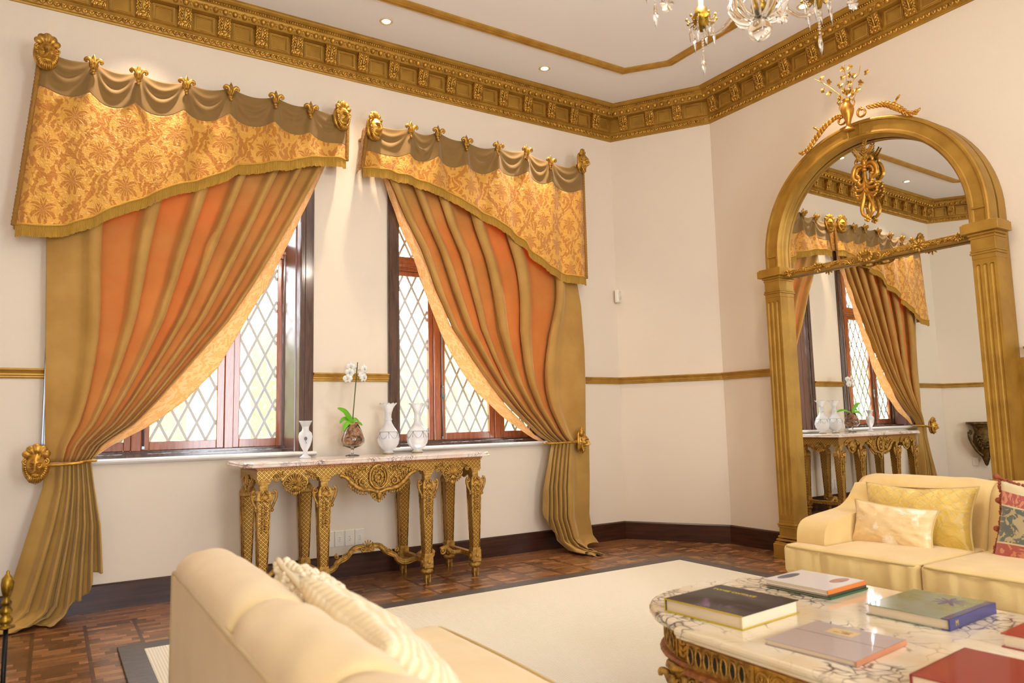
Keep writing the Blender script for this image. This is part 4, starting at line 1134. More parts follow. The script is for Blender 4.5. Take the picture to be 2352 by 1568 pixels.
for (dx, a, L_) in ((-0.045, -0.55, 0.115), (0.022, 0.12, 0.15), (0.060, 0.62, 0.10)):
    for i in range(9):
        t = i/8; c = Vector((px_+dx*0.3, PY-0.012, 3.045))+Vector((math.sin(a), 0, math.cos(a)))*L_*t
        for s in (-1, 1): mb.ball(c+Vector((s*0.010*math.cos(a), 0, -s*0.010*math.sin(a))), (0.007, 0.003, 0.017*(1.15-t*0.5)), 6, 4, Matrix.Rotation(a+s*0.75, 4, 'Y'))
mb.build('leaf_spray', M['gold_leaf'], mir)

# ------------------------------------------------------------------ gilt console table
CT = thing('console_table', 'carved gilt eight-legged console table with marble top, between the two windows', 'table', (1.965, -0.35, 0))
def hex_outline(hw, hd, cut): return [(-hw, hd), (-hw, -hd+cut), (-hw+cut, -hd), (hw-cut, -hd), (hw, -hd+cut), (hw, hd)]
mb = MB(); TZ = 0.917
layers = [(0.0, TZ-0.0), (0.006, TZ-0.004), (0.010, TZ-0.010), (0.004, TZ-0.014), (0.008, TZ-0.018), (0.016, TZ-0.024), (0.012, TZ-0.032)]
def ring(e): return hex_outline(0.905+e, 0.262+e*0.6, 0.05)
vs = []; [vs.extend([(x, y-0.012, z) for x, y in ring(e)]) for e, z in layers]; nL = len(layers)
mb.add(vs, [(j*6+i, j*6+(i+1) % 6, (j+1)*6+(i+1) % 6, (j+1)*6+i) for j in range(nL-1) for i in range(6)]+[tuple(range(6)), tuple((nL-1)*6+i for i in range(5, -1, -1))], False)
mb.build('marble_top', M['marble_console'], CT)
m = Mat('gilt_lattice', rough=0.42, metal=0.55); x, y, z = m.xyz()
h = x+y
a = (((h+z)*33.0).fract()-0.5).abs(); b = (((h-z)*33.0).fract()-0.5).abs(); lat = a.min(b).lt(0.13); dot = (a.gt(0.36))*(b.gt(0.36))
m.set('Base Color', m.mix(lat.max(dot), srgb(112, 80, 32), srgb(206, 160, 74))); m.bump(lat.max(dot)+m.noise(90, 3)*0.4, 0.7, 0.004); M['lattice'] = m.m
LX = [-0.785, -0.385, 0.385, 0.785]; FYL, BYL = -0.215, 0.215
def shape_apron(mb, hw, y, bays, zt=0.882, zb=0.802):
    """plate with scalloped lower edge; bays = (x centre, half span, drop points)"""
    out = [(-hw, zt)]; low = []
    for cx_, hs, drop in bays:
        for q, dz in drop: low.append((cx_+q*hs, zb-dz))
    low = [(-hw, zb)]+low+[(hw, zb)]
    mb.prism([(-hw, zt)]+low+[(hw, zt)], y, y+0.022)
small = [(-1, 0), (-0.8, -0.012), (-0.62, 0.0), (-0.55, 0.022), (-0.45, 0.030), (-0.34, 0.052), (-0.2, 0.066), (-0.08, 0.088), (0, 0.094), (0.08, 0.088), (0.2, 0.066), (0.34, 0.052), (0.45, 0.030), (0.55, 0.022), (0.62, 0.0), (0.8, -0.012), (1, 0)]
bigd = [(-1, 0), (-0.86, -0.014), (-0.76, 0.010), (-0.66, 0.030), (-0.5, 0.085), (-0.36, 0.110), (-0.2, 0.118), (-0.15, 0.150), (-0.07, 0.170), (0, 0.192), (0.07, 0.170), (0.15, 0.150), (0.2, 0.118), (0.36, 0.110), (0.5, 0.085), (0.66, 0.030), (0.76, 0.010), (0.86, -0.014), (1, 0)]
mb = MB(); shape_apron(mb, 0.83, -0.245, [(-0.585, 0.15, small), (0, 0.335, bigd), (0.585, 0.15, small)])
mb.b2((-0.829, -0.222, 0.803), (-0.81, 0.245, 0.881)); mb.b2((0.81, -0.222, 0.803), (0.829, 0.245, 0.881)); mb.b2((-0.828, 0.226, 0.802), (0.83, 0.245, 0.882))
for s in (-1, 1):
    o = [(-0.222, 0.804), (-0.17, 0.81), (-0.14, 0.80), (-0.12, 0.77), (-0.06, 0.74), (0, 0.715), (0.06, 0.74), (0.12, 0.77), (0.14, 0.80), (0.17, 0.81), (0.222, 0.804)]
    mb.prism(o, s*0.812, s*0.8275, axis='x')
mb.build('apron', M['lattice'], CT)
mb = MB()
for z, e, hgt in ((0.879, 0.010, 0.010), (0.866, 0.005, 0.006)):
    mb.b2((-0.83-e, -0.245-e, z-hgt/2), (0.83+e, -0.245+0.002, z+hgt/2)); mb.b2((-0.83-e, -0.245, z-hgt/2), (-0.828, 0.25, z+hgt/2)); mb.b2((0.828, -0.245, z-hgt/2), (0.83+e, 0.25, z+hgt/2))
mb.build('apron_moulding', M['red_bole'], CT)
y = -0.252
for cx_ in (-0.585, 0.585):
    mb = MB()
    shell(mb, (cx_, 0.755), 0.072, y, n=11); shell(mb, (cx_, 0.765), 0.045, y-0.006, -1.9, 1.9, 7, -1)
    for s in (-1, 1):
        scroll(mb, (cx_+s*0.062, 0.772), 0.022, -s, y); scroll(mb, (cx_+s*0.125, 0.800), 0.016, s, y); leafrow(mb, [(cx_+s*0.07, 0.755), (cx_+s*0.035, 0.727), (cx_, 0.71)], 0.022, y)
        leafrow(mb, [(cx_+s*0.14, 0.812), (cx_+s*0.10, 0.83), (cx_+s*0.07, 0.84)], 0.020, y)
    mb.ball((cx_, y-0.008, 0.745), (0.02, 0.014, 0.016), 9, 6); mb.ball((cx_, y, 0.708), (0.014, 0.01, 0.018), 8, 6)
    mb.build('shell_ornament', M['gold_antique'], CT)
mb = MB()
# central cartouche
mb.tube([(0.068*math.sin(a), y-0.006, 0.782+0.082*math.cos(a)) for a in [q*PI/16 for q in range(32)]], 0.009, 7, closed=True)
mb.tube([(0.050*math.sin(a), y-0.004, 0.776+0.062*math.cos(a)) for a in [q*PI/16 for q in range(32)]], 0.006, 6, closed=True)
for q in range(9):
    a = q*2*PI/9; mb.ball((0.026*math.sin(a), y-0.008, 0.776+0.032*math.cos(a)), (0.011, 0.009, 0.015), 7, 5)
for s in (-1, 1):
    scroll(mb, (s*0.034, 0.838), 0.020, s, y-0.008); scroll(mb, (s*0.118, 0.748), 0.030, -s, y-0.004); scroll(mb, (s*0.268, 0.800), 0.018, s, y)
    mb.tube(catmull([(s*0.285, y-0.004, 0.806), (s*0.235, y-0.006, 0.785), (s*0.185, y-0.006, 0.735), (s*0.13, y-0.006, 0.702), (s*0.06, y-0.006, 0.69), (0, y-0.006, 0.672)], 6), [0.010+0.006*math.sin(PI*i/30) for i in range(31)], 7)
    leafrow(mb, [(s*0.24, 0.835), (s*0.18, 0.80), (s*0.15, 0.76)], 0.030, y); leafrow(mb, [(s*0.09, 0.85), (s*0.13, 0.83), (s*0.17, 0.845), (s*0.20, 0.83)], 0.026, y)
    leafrow(mb, [(s*0.22, 0.745), (s*0.15, 0.69), (s*0.09, 0.68)], 0.024, y); leafrow(mb, [(s*0.05, 0.67), (s*0.03, 0.64), (0.0, 0.622)], 0.022, y)
    mb.tube([(s*0.075, y-0.002, 0.69), (s*0.075, y-0.002, 0.665)], [0.008, 0.004], 6)
mb.ball((0, y-0.010, 0.65), (0.018, 0.014, 0.026), 9, 6); mb.ball((0, y-0.006, 0.615), (0.010, 0.009, 0.014), 8, 6)
mb.build('central_cartouche', M['gold_antique'], CT)
for s in (-1, 1):                                  # same carving on the ends
    mm_ = MB(); mm_.M = Matrix.Translation((s*0.832, 0, 0)) @ Matrix.Rotation(s*PI/2, 4, 'Z')
    shell(mm_, (0, 0.76), 0.065, 0, n=9)
    for q in (-1, 1): scroll(mm_, (q*0.06, 0.775), 0.022, -q, 0); leafrow(mm_, [(q*0.14, 0.80), (q*0.09, 0.77), (q*0.04, 0.735)], 0.026, 0)
    mm_.build('end_ornament', M['gold_antique'], CT)
def leg_parts(fr):
    mb = MB(); bx = lambda w, z0, z1: mb.box((0, 0, (z0+z1)/2), (w, w, z1-z0))
    bx(0.082, 0.79, 0.802); bx(0.070, 0.775, 0.79); bx(0.050, 0.735, 0.775)
    zz = [(0.735, 0.030), (0.72, 0.040), (0.70, 0.046), (0.675, 0.047), (0.665, 0.040)]
    for (z0, w0), (z1, w1) in zip(zz, zz[1:]):
        mb.add([(-w0, -w0, z0), (w0, -w0, z0), (w0, w0, z0), (-w0, w0, z0), (-w1, -w1, z1), (w1, -w1, z1), (w1, w1, z1), (-w1, w1, z1)], [(0, 1, 5, 4), (1, 2, 6, 5), (2, 3, 7, 6), (3, 0, 4, 7)], False)
    e = 0.0405; f = 0.026
    for sx, sy in ((1, 1), (1, -1), (-1, 1), (-1, -1)): mb.tube([(sx*e, sy*e, 0.668), (sx*f, sy*f, 0.205)], 0.0045, 5)
    bx(0.066, 0.655, 0.668); bx(0.062, 0.19, 0.207); bx(0.070, 0.105, 0.19)
    for a in range(4):
        R_ = Matrix.Rotation(a*PI/2, 4, 'Z'); mb.M = R_; mb.box((0, -0.037, 0.148), (0.050, 0.004, 0.060)); mb.ball((0, -0.039, 0.148), (0.014, 0.006, 0.016), 8, 6); mb.M = Matrix()
    mb.lathe([(0.022, 0.108), (0.028, 0.100), (0.044, 0.088), (0.047, 0.076), (0.036, 0.066), (0.026, 0.060), (0.024, 0.052), (0.022, 0.0), (0, 0)], 20, fn=lambda r, z, a, j: (r*(1+(0.07*math.cos(10*a) if 1 < j < 5 else 0)), z))
    bx(0.040, 0.0, 0.055)
    if fr:
        for s in (-1, 1):
            scroll(mb, (s*0.060, 0.715), 0.020, -s, -0.030, PI/2, 1.3); mb.tube(catmull([(s*0.070, -0.03, 0.735), (s*0.080, -0.03, 0.700), (s*0.062, -0.03, 0.650), (s*0.048, -0.03, 0.622)], 6), 0.009, 7)
            mb.ball((s*0.052, -0.03, 0.610), 0.012, 8, 6); leafrow(mb, [(s*0.062, 0.70), (s*0.058, 0.66)], 0.022, -0.03, both=False)
        leafrow(mb, [(0, 0.735), (0, 0.70), (0, 0.66)], 0.034, -0.046); leafrow(mb, [(0, 0.645), (0, 0.58), (0, 0.52), (0, 0.47)], 0.022, -0.040)
        mb.ball((0, -0.050, 0.69), (0.020, 0.012, 0.018), 9, 6)
    sh = MB(); w0, w1 = 0.038, 0.0245
    sh.add([(-w1, -w1, 0.2), (w1, -w1, 0.2), (w1, w1, 0.2), (-w1, w1, 0.2), (-w0, -w0, 0.67), (w0, -w0, 0.67), (w0, w0, 0.67), (-w0, w0, 0.67)], [(0, 1, 5, 4), (1, 2, 6, 5), (2, 3, 7, 6), (3, 0, 4, 7), (0, 3, 2, 1), (4, 5, 6, 7)], False)
    return mb, sh
protos = {}
for x in LX:
    for y in (FYL, BYL):
        fr = y < 0
        if fr not in protos:
            a, b = leg_parts(fr); o = a.build('leg', M['gold_antique'], CT); q = b.build('lattice_shaft', M['lattice'], o); protos[fr] = o
        else: o = copy_tree(protos[fr], CT)
        o.location = (x, y, 0)
for x in LX:
    mb = MB(); mb.b2((x-0.014, FYL+0.03, 0.132), (x+0.014, BYL-0.03, 0.166)); mb.b2((x-0.018, FYL+0.03, 0.160), (x+0.018, BYL-0.03, 0.170)); mb.build('side_stretcher', M['gold_antique'], CT, bevel=0.003)
mb = MB(); yS = -0.02
pth = [(-0.385, 0.145), (-0.30, 0.128), (-0.24, 0.150), (-0.215, 0.185), (-0.15, 0.215), (-0.10, 0.262), (-0.04, 0.268), (0, 0.255), (0.04, 0.268), (0.10, 0.262), (0.15, 0.215), (0.215, 0.185), (0.24, 0.150), (0.30, 0.128), (0.385, 0.145)]
P = catmull([(x, yS, z) for x, z in pth], 6)
mb.tube(P, 0.020, 8, flat=0.9); mb.tube([(p.x, yS-0.018, p.z+0.014) for p in P], 0.005, 5); mb.tube([(p.x, yS-0.018, p.z-0.014) for p in P], 0.005, 5)
for s in (-1, 1):
    scroll(mb, (s*0.034, 0.255), 0.024, s, yS-0.02); leafrow(mb, [(s*0.19, 0.212), (s*0.13, 0.245), (s*0.07, 0.272)], 0.018, yS-0.014); scroll(mb, (s*0.225, 0.225), 0.018, -s, yS-0.01)
    mb.tube(catmull([(s*0.385, yS, 0.150), (s*0.44, yS, 0.185), (s*0.50, yS, 0.190), (s*0.535, yS, 0.165)], 6), 0.018, 8); scroll(mb, (s*0.515, 0.160), 0.030, s, yS-0.01)
    mb.tube(catmull([(s*0.785, yS, 0.150), (s*0.70, yS, 0.150), (s*0.64, yS, 0.190), (s*0.59, yS, 0.185)], 6), 0.018, 8); scroll(mb, (s*0.605, 0.170), 0.028, -s, yS-0.01)
shell(mb, (0, 0.262), 0.052, yS-0.016, n=7)
mb.build('arched_stretcher', M['gold_antique'], CT)

# ------------------------------------------------------------------ vases and orchid on the console
CTZ = 0.9175
m = Mat('opaline_glass', srgb(248, 249, 252), 0.25, Subsurface_Weight=0.3, Transmission_Weight=0.4); m.set('Subsurface Radius', (0.05, 0.05, 0.05)); M['opaline'] = m.m
M['vase_gilt'] = Mat('faded_gilding', srgb(190, 168, 120), 0.4, 0.4).m
M['vase_grey'] = Mat('grey_motif', srgb(120, 112, 118), 0.6).m
def vase_big(loc, rz, label):
    t = thing('opaline_vase', label, 'vase', loc, rz, 'pair of white glass vases')
    mb = MB(); pr = [(0.0, 0.004), (0.040, 0.0), (0.043, 0.008), (0.034, 0.020), (0.034, 0.028), (0.058, 0.045), (0.078, 0.075), (0.086, 0.110), (0.082, 0.145), (0.066, 0.180), (0.044, 0.210), (0.030, 0.235), (0.025, 0.255), (0.030, 0.262), (0.030, 0.268), (0.024, 0.276), (0.025, 0.300), (0.030, 0.330), (0.042, 0.358), (0.060, 0.380), (0.068, 0.388), (0.064, 0.386), (0.040, 0.352), (0.022, 0.30)]
    mb.lathe(pr, 40, fn=lambda r, z, a, j: (r*(1+(0.04*math.cos(12*a) if j in (19, 20, 21) else 0)), z+(0.006*math.cos(12*a) if j in (19, 20, 21) else 0)))
    mb.build('vase_body', M['opaline'], t)
    mb = MB(); mb.lathe([(0.040, 0.0015), (0.0445, 0.002), (0.0445, 0.009), (0.041, 0.011)], 32); mb.build('gilt_foot', M['vase_gilt'], t)
    mb = MB()
    for k in range(6):
        a0 = k*PI/3
        def sp(a, z):
            r = pl([(0.10, 0.0865), (0.145, 0.0828), (0.18, 0.0668)], z)+0.0006; return (r*math.cos(a), r*math.sin(a), z)
        mb.tube([sp(a0+q*PI/3/10, 0.168-0.050*math.sin(PI*q/10)) for q in range(11)], 0.0011, 4); mb.tube([sp(a0, 0.168-0.012*q) for q in range(5)], 0.0016, 4)
    mb.tube([(0.0725*math.cos(q*PI/20), 0.0725*math.sin(q*PI/20), 0.1695) for q in range(40)], 0.0012, 4, closed=True)
    mb.build('painted_swags', M['vase_grey'], t); return t
vase_big((at_z(914, 1041, CTZ).x if False else 2.205, -0.20, CTZ), 0.2, 'white glass vase with frilled rim, the left one of the matching pair')
vase_big((2.455, -0.19, CTZ), 0.7, 'white glass vase with frilled rim, right one of the pair, nearest the table end')
t = thing('small_vase', 'small white footed vase with a painted flower, at the left end of the console table', 'vase', (1.545, -0.26, CTZ), 0.0)
mb = MB(); mb.lathe([(0.0, 0.003), (0.040, 0.0), (0.038, 0.010), (0.020, 0.022), (0.013, 0.040), (0.016, 0.052), (0.034, 0.085), (0.046, 0.125), (0.049, 0.155), (0.044, 0.180), (0.026, 0.196), (0.024, 0.215), (0.030, 0.240), (0.048, 0.266), (0.046, 0.266), (0.022, 0.215)], 36); mb.build('vase_body', M['opaline'], t)
mb = MB()
for k in range(7):
    a = k*2*PI/7; mb.ball((-0.012+0.008*math.cos(a), -0.0475, 0.140+0.010*math.sin(a)), (0.005, 0.003, 0.005), 7, 5)
mb.ball((-0.012, -0.048, 0.140), (0.004, 0.003, 0.004), 6, 4); mb.tube([(-0.012, -0.0475, 0.128), (-0.010, -0.0462, 0.112)], 0.0013, 4); mb.ball((-0.008, -0.0462, 0.108), (0.004, 0.002, 0.003), 6, 4); mb.build('painted_flower', M['vase_grey'], t)

oc = thing('orchid_in_glass_goblet', 'white orchid with a tall stem, planted in bark in a clear footed glass', 'potted plant', (1.905, -0.235, CTZ))
mb = MB(); pr = [(0.0, 0.004), (0.052, 0.0), (0.050, 0.005), (0.014, 0.012), (0.010, 0.020), (0.010, 0.048), (0.020, 0.056), (0.062, 0.072), (0.088, 0.098), (0.090, 0.120), (0.070, 0.180), (0.046, 0.232), (0.044, 0.233), (0.068, 0.180), (0.087, 0.120), (0.085, 0.100), (0.060, 0.077), (0.018, 0.062), (0.0, 0.060)]
mb.lathe(pr, 40); mb.build('glass_goblet', M['glass'], oc)
m = Mat('orchid_bark', rough=0.85); m.set('Base Color', m.ramp(m.noise(26, 5, dist=1.0), [(0.36, srgb(70, 40, 24)), (0.46, srgb(170, 112, 72)), (0.64, srgb(216, 164, 120))])); m.bump(m.noise(40, 4, dist=1.5), 1.0, 0.01); M['bark'] = m.m
mb = MB(); rnd = random.Random(6)
mb.lathe([(0, 0.066), (0.056, 0.080), (0.080, 0.100), (0.082, 0.120), (0.066, 0.175), (0.040, 0.228), (0.030, 0.240), (0, 0.238)], 26, fn=lambda r, z, a, j: (r*(1-0.05*noise.noise(Vector((a*2, z*30, 0)))), z))
for k in range(44):
    z = rnd.uniform(0.075, 0.242); r = pl([(0.07, 0.04), (0.10, 0.074), (0.12, 0.075), (0.18, 0.058), (0.235, 0.034)], z); a = rnd.uniform(0, 2*PI)
    mb.ball((r*math.cos(a), r*math.sin(a), z), (0.012, 0.005, 0.018), 6, 4, Matrix.Rotation(a, 4, 'Z') @ Matrix.Rotation(rnd.uniform(0, 3), 4, 'Y'))
mb.build('bark', M['bark'], oc)
m = Mat('orchid_leaf', srgb(120, 190, 44), 0.35); m.translucent((0.4, 0.85, 0.1), 0.35); M['orchid_leaf'] = m.m
m = Mat('orchid_petal', srgb(244, 244, 240), 0.5); m.translucent((0.95, 0.95, 0.9), 0.3); M['petal'] = m.m
M['stem'] = Mat('orchid_stem', srgb(96, 112, 52), 0.5).m; M['stake'] = Mat('dark_stake', srgb(44, 40, 34), 0.6).m
def strap_leaf(pts, w, parent):
    P = catmull(pts, 8); n_ = len(P); mb = MB()
    def fn(s, t):
        i = min(n_-1, round(t*(n_-1))); p = P[i]; d = (P[min(n_-1, i+1)]-P[max(0, i-1)]).normalized(); sd = d.cross(Vector((0, -0.9, 0.45))).normalized(); ww = w*math.sin(PI*min(1, 0.12+t*0.88))**0.6
        return p+sd*(s-0.5)*2*ww+Vector((0, -0.25, 0.3))*((s-0.5)**2)*w*2
    mb.grid(fn, 6, n_-1); return mb.build('leaf', M['orchid_leaf'], parent, solid=0.002, fix=False)
strap_leaf([(-0.005, -0.01, 0.240), (-0.035, -0.02, 0.285), (-0.075, -0.03, 0.330), (-0.130, -0.04, 0.352)], 0.022, oc)
strap_leaf([(-0.005, 0.0, 0.238), (-0.04, -0.01, 0.268), (-0.080, -0.02, 0.272), (-0.105, -0.02, 0.240)], 0.016, oc)
strap_leaf([(-0.02, -0.02, 0.236), (-0.055, -0.05, 0.242), (-0.085, -0.07, 0.215), (-0.095, -0.08, 0.185)], 0.018, oc)
strap_leaf([(0.02, -0.01, 0.236), (0.045, -0.02, 0.240), (0.065, -0.03, 0.222)], 0.012, oc)
strap_leaf([(0.0, 0.01, 0.24), (0.05, 0.08, 0.27), (0.10, 0.13, 0.25)], 0.016, oc)
mb = MB(); mb.tube(catmull([(0.0, 0, 0.235), (0.012, 0, 0.38), (0.028, 0, 0.56), (0.040, 0, 0.70)], 6), 0.0032, 6); mb.build('stake', M['stake'], oc)
mb = MB(); st = catmull([(-0.006, -0.004, 0.235), (0.008, -0.004, 0.38), (0.022, -0.005, 0.55), (0.030, -0.006, 0.66)], 6); mb.tube(st, 0.0028, 6)
FL = [(-0.020, 0.660, 0.4), (-0.030, 0.618, 0.1), (-0.048, 0.572, 0.3), (0.078, 0.645, 1.2), (0.062, 0.598, 0.9), (0.072, 0.580, 0.7)]
for x, z, _ in FL: mb.tube([(0.028, -0.006, z-0.006), (x, -0.012, z)], 0.0016, 5)
mb.build('flower_stem', M['stem'], oc)
for i, (x, z, a) in enumerate(FL):
    mb = MB()
    def pet(ang, L_, w_):
        def fn(s, t):
            r = L_*t; w = w_*math.sin(PI*(0.1+0.82*t))**0.7*(s-0.5)*2; y = -0.010*math.sin(PI*t)+0.006*(s-0.5)**2*4
            return (r*math.sin(ang)+w*math.cos(ang), y, r*math.cos(ang)-w*math.sin(ang))
        mb.grid(fn, 4, 6)
    for q in (1.35, -1.35): pet(q, 0.036, 0.022)
    for q in (0, 2.5, -2.5): pet(q, 0.034, 0.012)
    o = mb.build('flower', M['petal'], oc, loc=(x, -0.02-0.004*i, z), rot=(0.1, 0, (x-0.02)*8), solid=0.0015, fix=False)
    c = MB(); c.ball((0, -0.012, -0.002), (0.004, 0.006, 0.006), 7, 5); c.build('flower_heart', M['vase_gilt'], o)

# ------------------------------------------------------------------ sockets, sensor
M['plastic'] = Mat('ivory_plastic', srgb(232, 224, 208), 0.4).m; M['hole'] = Mat('socket_hole', srgb(30, 24, 20), 0.7).m
def outlet(x, z, label, loc=None, rz=0):
    t = thing('power_outlet', label, 'power outlet', loc or (x, -0.001, z), rz, 'row of wall sockets under the console table')
    mb = MB(); mb.box((0, -0.004, 0), (0.072, 0.008, 0.118)); mb.build('cover_plate', M['plastic'], t, bevel=0.003)
    mb = MB(); mb.box((0, -0.0095, -0.004), (0.028, 0.003, 0.044)); mb.build('socket_insert', M['plastic'], t, bevel=0.001)
    mb = MB()
    for q in (-0.013, 0, 0.013): mb.tube([(0.003 if q == 0 else 0, -0.0108, q-0.004), (0.003 if q == 0 else 0, -0.0114, q-0.004)], 0.0026, 8)
    mb.build('socket_holes', M['hole'], t)
    return t
for x, l in ((1.805, 'wall socket plate behind the console table, mostly hidden by its leg'), (1.885, 'leftmost fully visible wall socket under the console table'), (1.965, 'middle of the three visible wall sockets under the console table'), (2.045, 'rightmost wall socket plate under the console table')):
    outlet(x, 0.288, l)
t = thing('motion_sensor', 'small ivory motion sensor high in the plain corner beside the right curtain', 'sensor', (4.715, -0.040, 2.352), 0.5)
mb = MB(); mb.box((0, 0, 0), (0.095, 0.042, 0.130)); mb.build('housing', M['plastic'], t, bevel=0.012)
mb = MB(); mb.ball((0, -0.012, -0.008), (0.034, 0.018, 0.034), 16, 10); mb.build('lens', Mat('sensor_lens', srgb(214, 206, 192), 0.5).m, t)
mb = MB(); mb.ball((0, -0.022, 0.044), 0.003, 6, 4); mb.build('indicator', M['hole'], t)
# ------------------------------------------------------------------ rug
rug = thing('area_rug', 'large cream woven rug with a dark grey border, under the coffee table', 'rug', (2.38, -3.4, 0))
mb = MB(); mb.b2((0.44-2.38, -1.135+3.4, 0.0), (4.312-2.38, -6.0+3.4, 0.012)); mb.build('woven_field', M['sisal'], rug)
mb = MB(); x0, x1, y0, y1, w = 0.335-2.38, 4.425-2.38, -1.02+3.4, -6.11+3.4, 0.118
mb.b2((x0, y0, 0), (x1, y0-w, 0.014)); mb.b2((x0, y1+w, 0), (x1, y1, 0.014)); mb.b2((x0, y0-w, 0), (x0+w, y1+w, 0.014)); mb.b2((x1-w, y0-w, 0), (x1, y1+w, 0.014))
mb.build('border', M['rug_border'], rug, bevel=0.003)

# ------------------------------------------------------------------ sofas
def rbox(mb, c, size, r, bulge=(0, 0, 0), n=12, wr=0.0):
    """soft rounded block with swelling faces"""
    hx, hy, hz = size[0]/2, size[1]/2, size[2]/2; c = Vector(c)
    def P(p):
        q = Vector((p[0]*hx, p[1]*hy, p[2]*hz)); inn = Vector((max(-hx+r, min(hx-r, q.x)), max(-hy+r, min(hy-r, q.y)), max(-hz+r, min(hz-r, q.z))))
        d = q-inn
        if d.length > 1e-9: q = inn+d.normalized()*r
        fx, fy, fz = 1-p[0]**2, 1-p[1]**2, 1-p[2]**2
        q.x += bulge[0]*p[0]*fy*fz; q.y += bulge[1]*p[1]*fx*fz; q.z += bulge[2]*p[2]*(fx*fy)**0.6
        if wr and p[1] > 0: q.y += wr*(noise.noise(Vector((q.x*16+c.x*9, q.z*3, 2.0)))+0.6*noise.noise(Vector((q.x*34+c.x*5, q.z*5, 7.0))))*smooth(0.85, 1.0, p[1])*(1-p[2]**4*0.8)
        return q+c
    ts = [-1+2*i/n for i in range(n+1)]; ts = [math.copysign(abs(t)**0.8, t) for t in ts]
    for ax in range(3):
        for s in (-1, 1):
            vs = []
            for a in ts:
                for b in ts:
                    p = [0, 0, 0]; p[ax] = s; p[(ax+1) % 3] = a; p[(ax+2) % 3] = b; vs.append(P(p))
            m_ = n+1; mb.add(vs, [(i*m_+j, i*m_+j+1, (i+1)*m_+j+1, (i+1)*m_+j) for i in range(n) for j in range(n)])
def weld(o, d=0.0005):
    import bmesh
    bm = bmesh.new(); bm.from_mesh(o.data); bmesh.ops.remove_doubles(bm, verts=bm.verts, dist=d); bmesh.ops.recalc_face_normals(bm, faces=bm.faces); bm.to_mesh(o.data); bm.free(); return o
def sofa(label, loc, rz, mat, D, AD, mods, H_=0.785, SH=0.455, flip=False, group=None):
    t = thing('sofa', label, 'sofa', loc, rz, group); L = sum(mods); AW = 0.17; t.location.z = 0.0135
    mb = MB(); rbox(mb, (L/2, D*0.47, 0.215), (L-0.04, D*0.86, 0.19), 0.03); weld(mb.build('base', mat, t))
    for x in (0.10, L-0.10):
        for y in (0.10, D*0.8):
            mb = MB(); mb.lathe([(0, 0), (0.016, 0), (0.024, 0.10), (0.026, 0.125), (0, 0.125)], 12, c=(x, y, 0)); mb.build('leg', M['wood_dark'], t)
    mb = MB(); mb.box((L/2, 0.022, 0.43), (L-0.01, 0.035, 0.60)); mb.build('back_panel', mat, t, bevel=0.012)
    mb = MB(); mb.tube([(0.012, 0.006, 0.13), (0.012, 0.006, 0.722), (0.03, 0.006, 0.735), (L-0.03, 0.006, 0.735), (L-0.012, 0.006, 0.722), (L-0.012, 0.006, 0.13)], 0.005, 6); mb.build('piping', M['piping'], t)
    prof = [(0.30, 0.36), (0.275, 0.46), (0.25, 0.56), (0.222, 0.65), (0.198, 0.715), (0.168, 0.755), (0.125, 0.780), (0.08, 0.785), (0.040, 0.772), (0.012, 0.745), (0.004, 0.70), (0.02, 0.60), (0.05, 0.40)]
    prof = [(a, b+(H_-0.785)*min(1, b/0.7)) for a, b in prof]
    P = catmull([(0, a, b) for a, b in prof], 4, closed=True); cen = Vector((0, 0.13, 0.58)); k = len(P)
    x = 0.0; rnd = random.Random(1)
    for i, w in enumerate(mods):
        mb = MB(); nu = 16; vs = []
        for a in range(nu+1):
            q = 2*a/nu-1; q = math.copysign(abs(q)**0.65, q); f = 1-0.075*abs(q)**7; xx = x+w/2+q*(w/2-0.003)
            for p in P:
                d = p-cen; wr = 1+0.010*math.sin(xx*37+p.y*40+i)*smooth(0.6, 0.75, p.z)
                vs.append((xx, cen.y+d.y*f*wr, cen.z+d.z*f*wr))
        mb.add(vs, [(a*k+j, a*k+(j+1) % k, (a+1)*k+(j+1) % k, (a+1)*k+j) for a in range(nu) for j in range(k)]+[tuple(range(k)), tuple(nu*k+j for j in range(k-1, -1, -1))])
        o = mb.build('back_cushion', mat, t)
        x += w
    x = 0.0
    for i, w in enumerate(mods):                     # seat cushions, the end ones notched round the arms
        mb = MB(); xa = x+(AW if i == 0 else 0); xb = x+w-(AW if i == len(mods)-1 else 0)
        y0 = 0.24; hz = 0.145
        rbox(mb, ((xa+xb)/2, (y0+D)/2, SH-hz/2), (xb-xa-0.004, D-y0, hz), 0.022, (0.0, 0.012, 0.016), 34, 0.014)
        if i in (0, len(mods)-1):
            xe = x+0.0 if i == 0 else x+w; xc = (xe+xa)/2 if i == 0 else (xe+xb)/2
            ww = AW+0.06; xc = (x+ww/2-0.0) if i == 0 else (x+w-ww/2)
            rbox(mb, (xc, (AD+0.01+D)/2, SH-hz/2), (ww, D-AD-0.01, hz-0.002), 0.022, (0.0, 0.010, 0.008), 18, 0.010)
        o = weld(mb.build('seat_cushion', mat, t))
        fx0 = x+0.004; fx1 = x+w-0.004; pp = MB()
        for z in (SH-0.006, SH-hz+0.008):
            c_ = 0.012
            pts = [(xa+0.01, 0.30, z), (fx0+0.008 if i == 0 else xa, AD+0.02 if i == 0 else 0.4, z), (fx0, D-0.04, z), (fx0+0.02, D-0.004, z)]+[(lerp(fx0, fx1, q/8), D+c_*math.sin(PI*q/8)*0.8, z) for q in range(1, 8)]+[(fx1-0.02, D-0.004, z), (fx1, D-0.04, z), (fx1, 0.4, z)]
            pp.tube(pts, 0.0048, 6)
        pp.build('piping', M['piping'], o)
        x += w
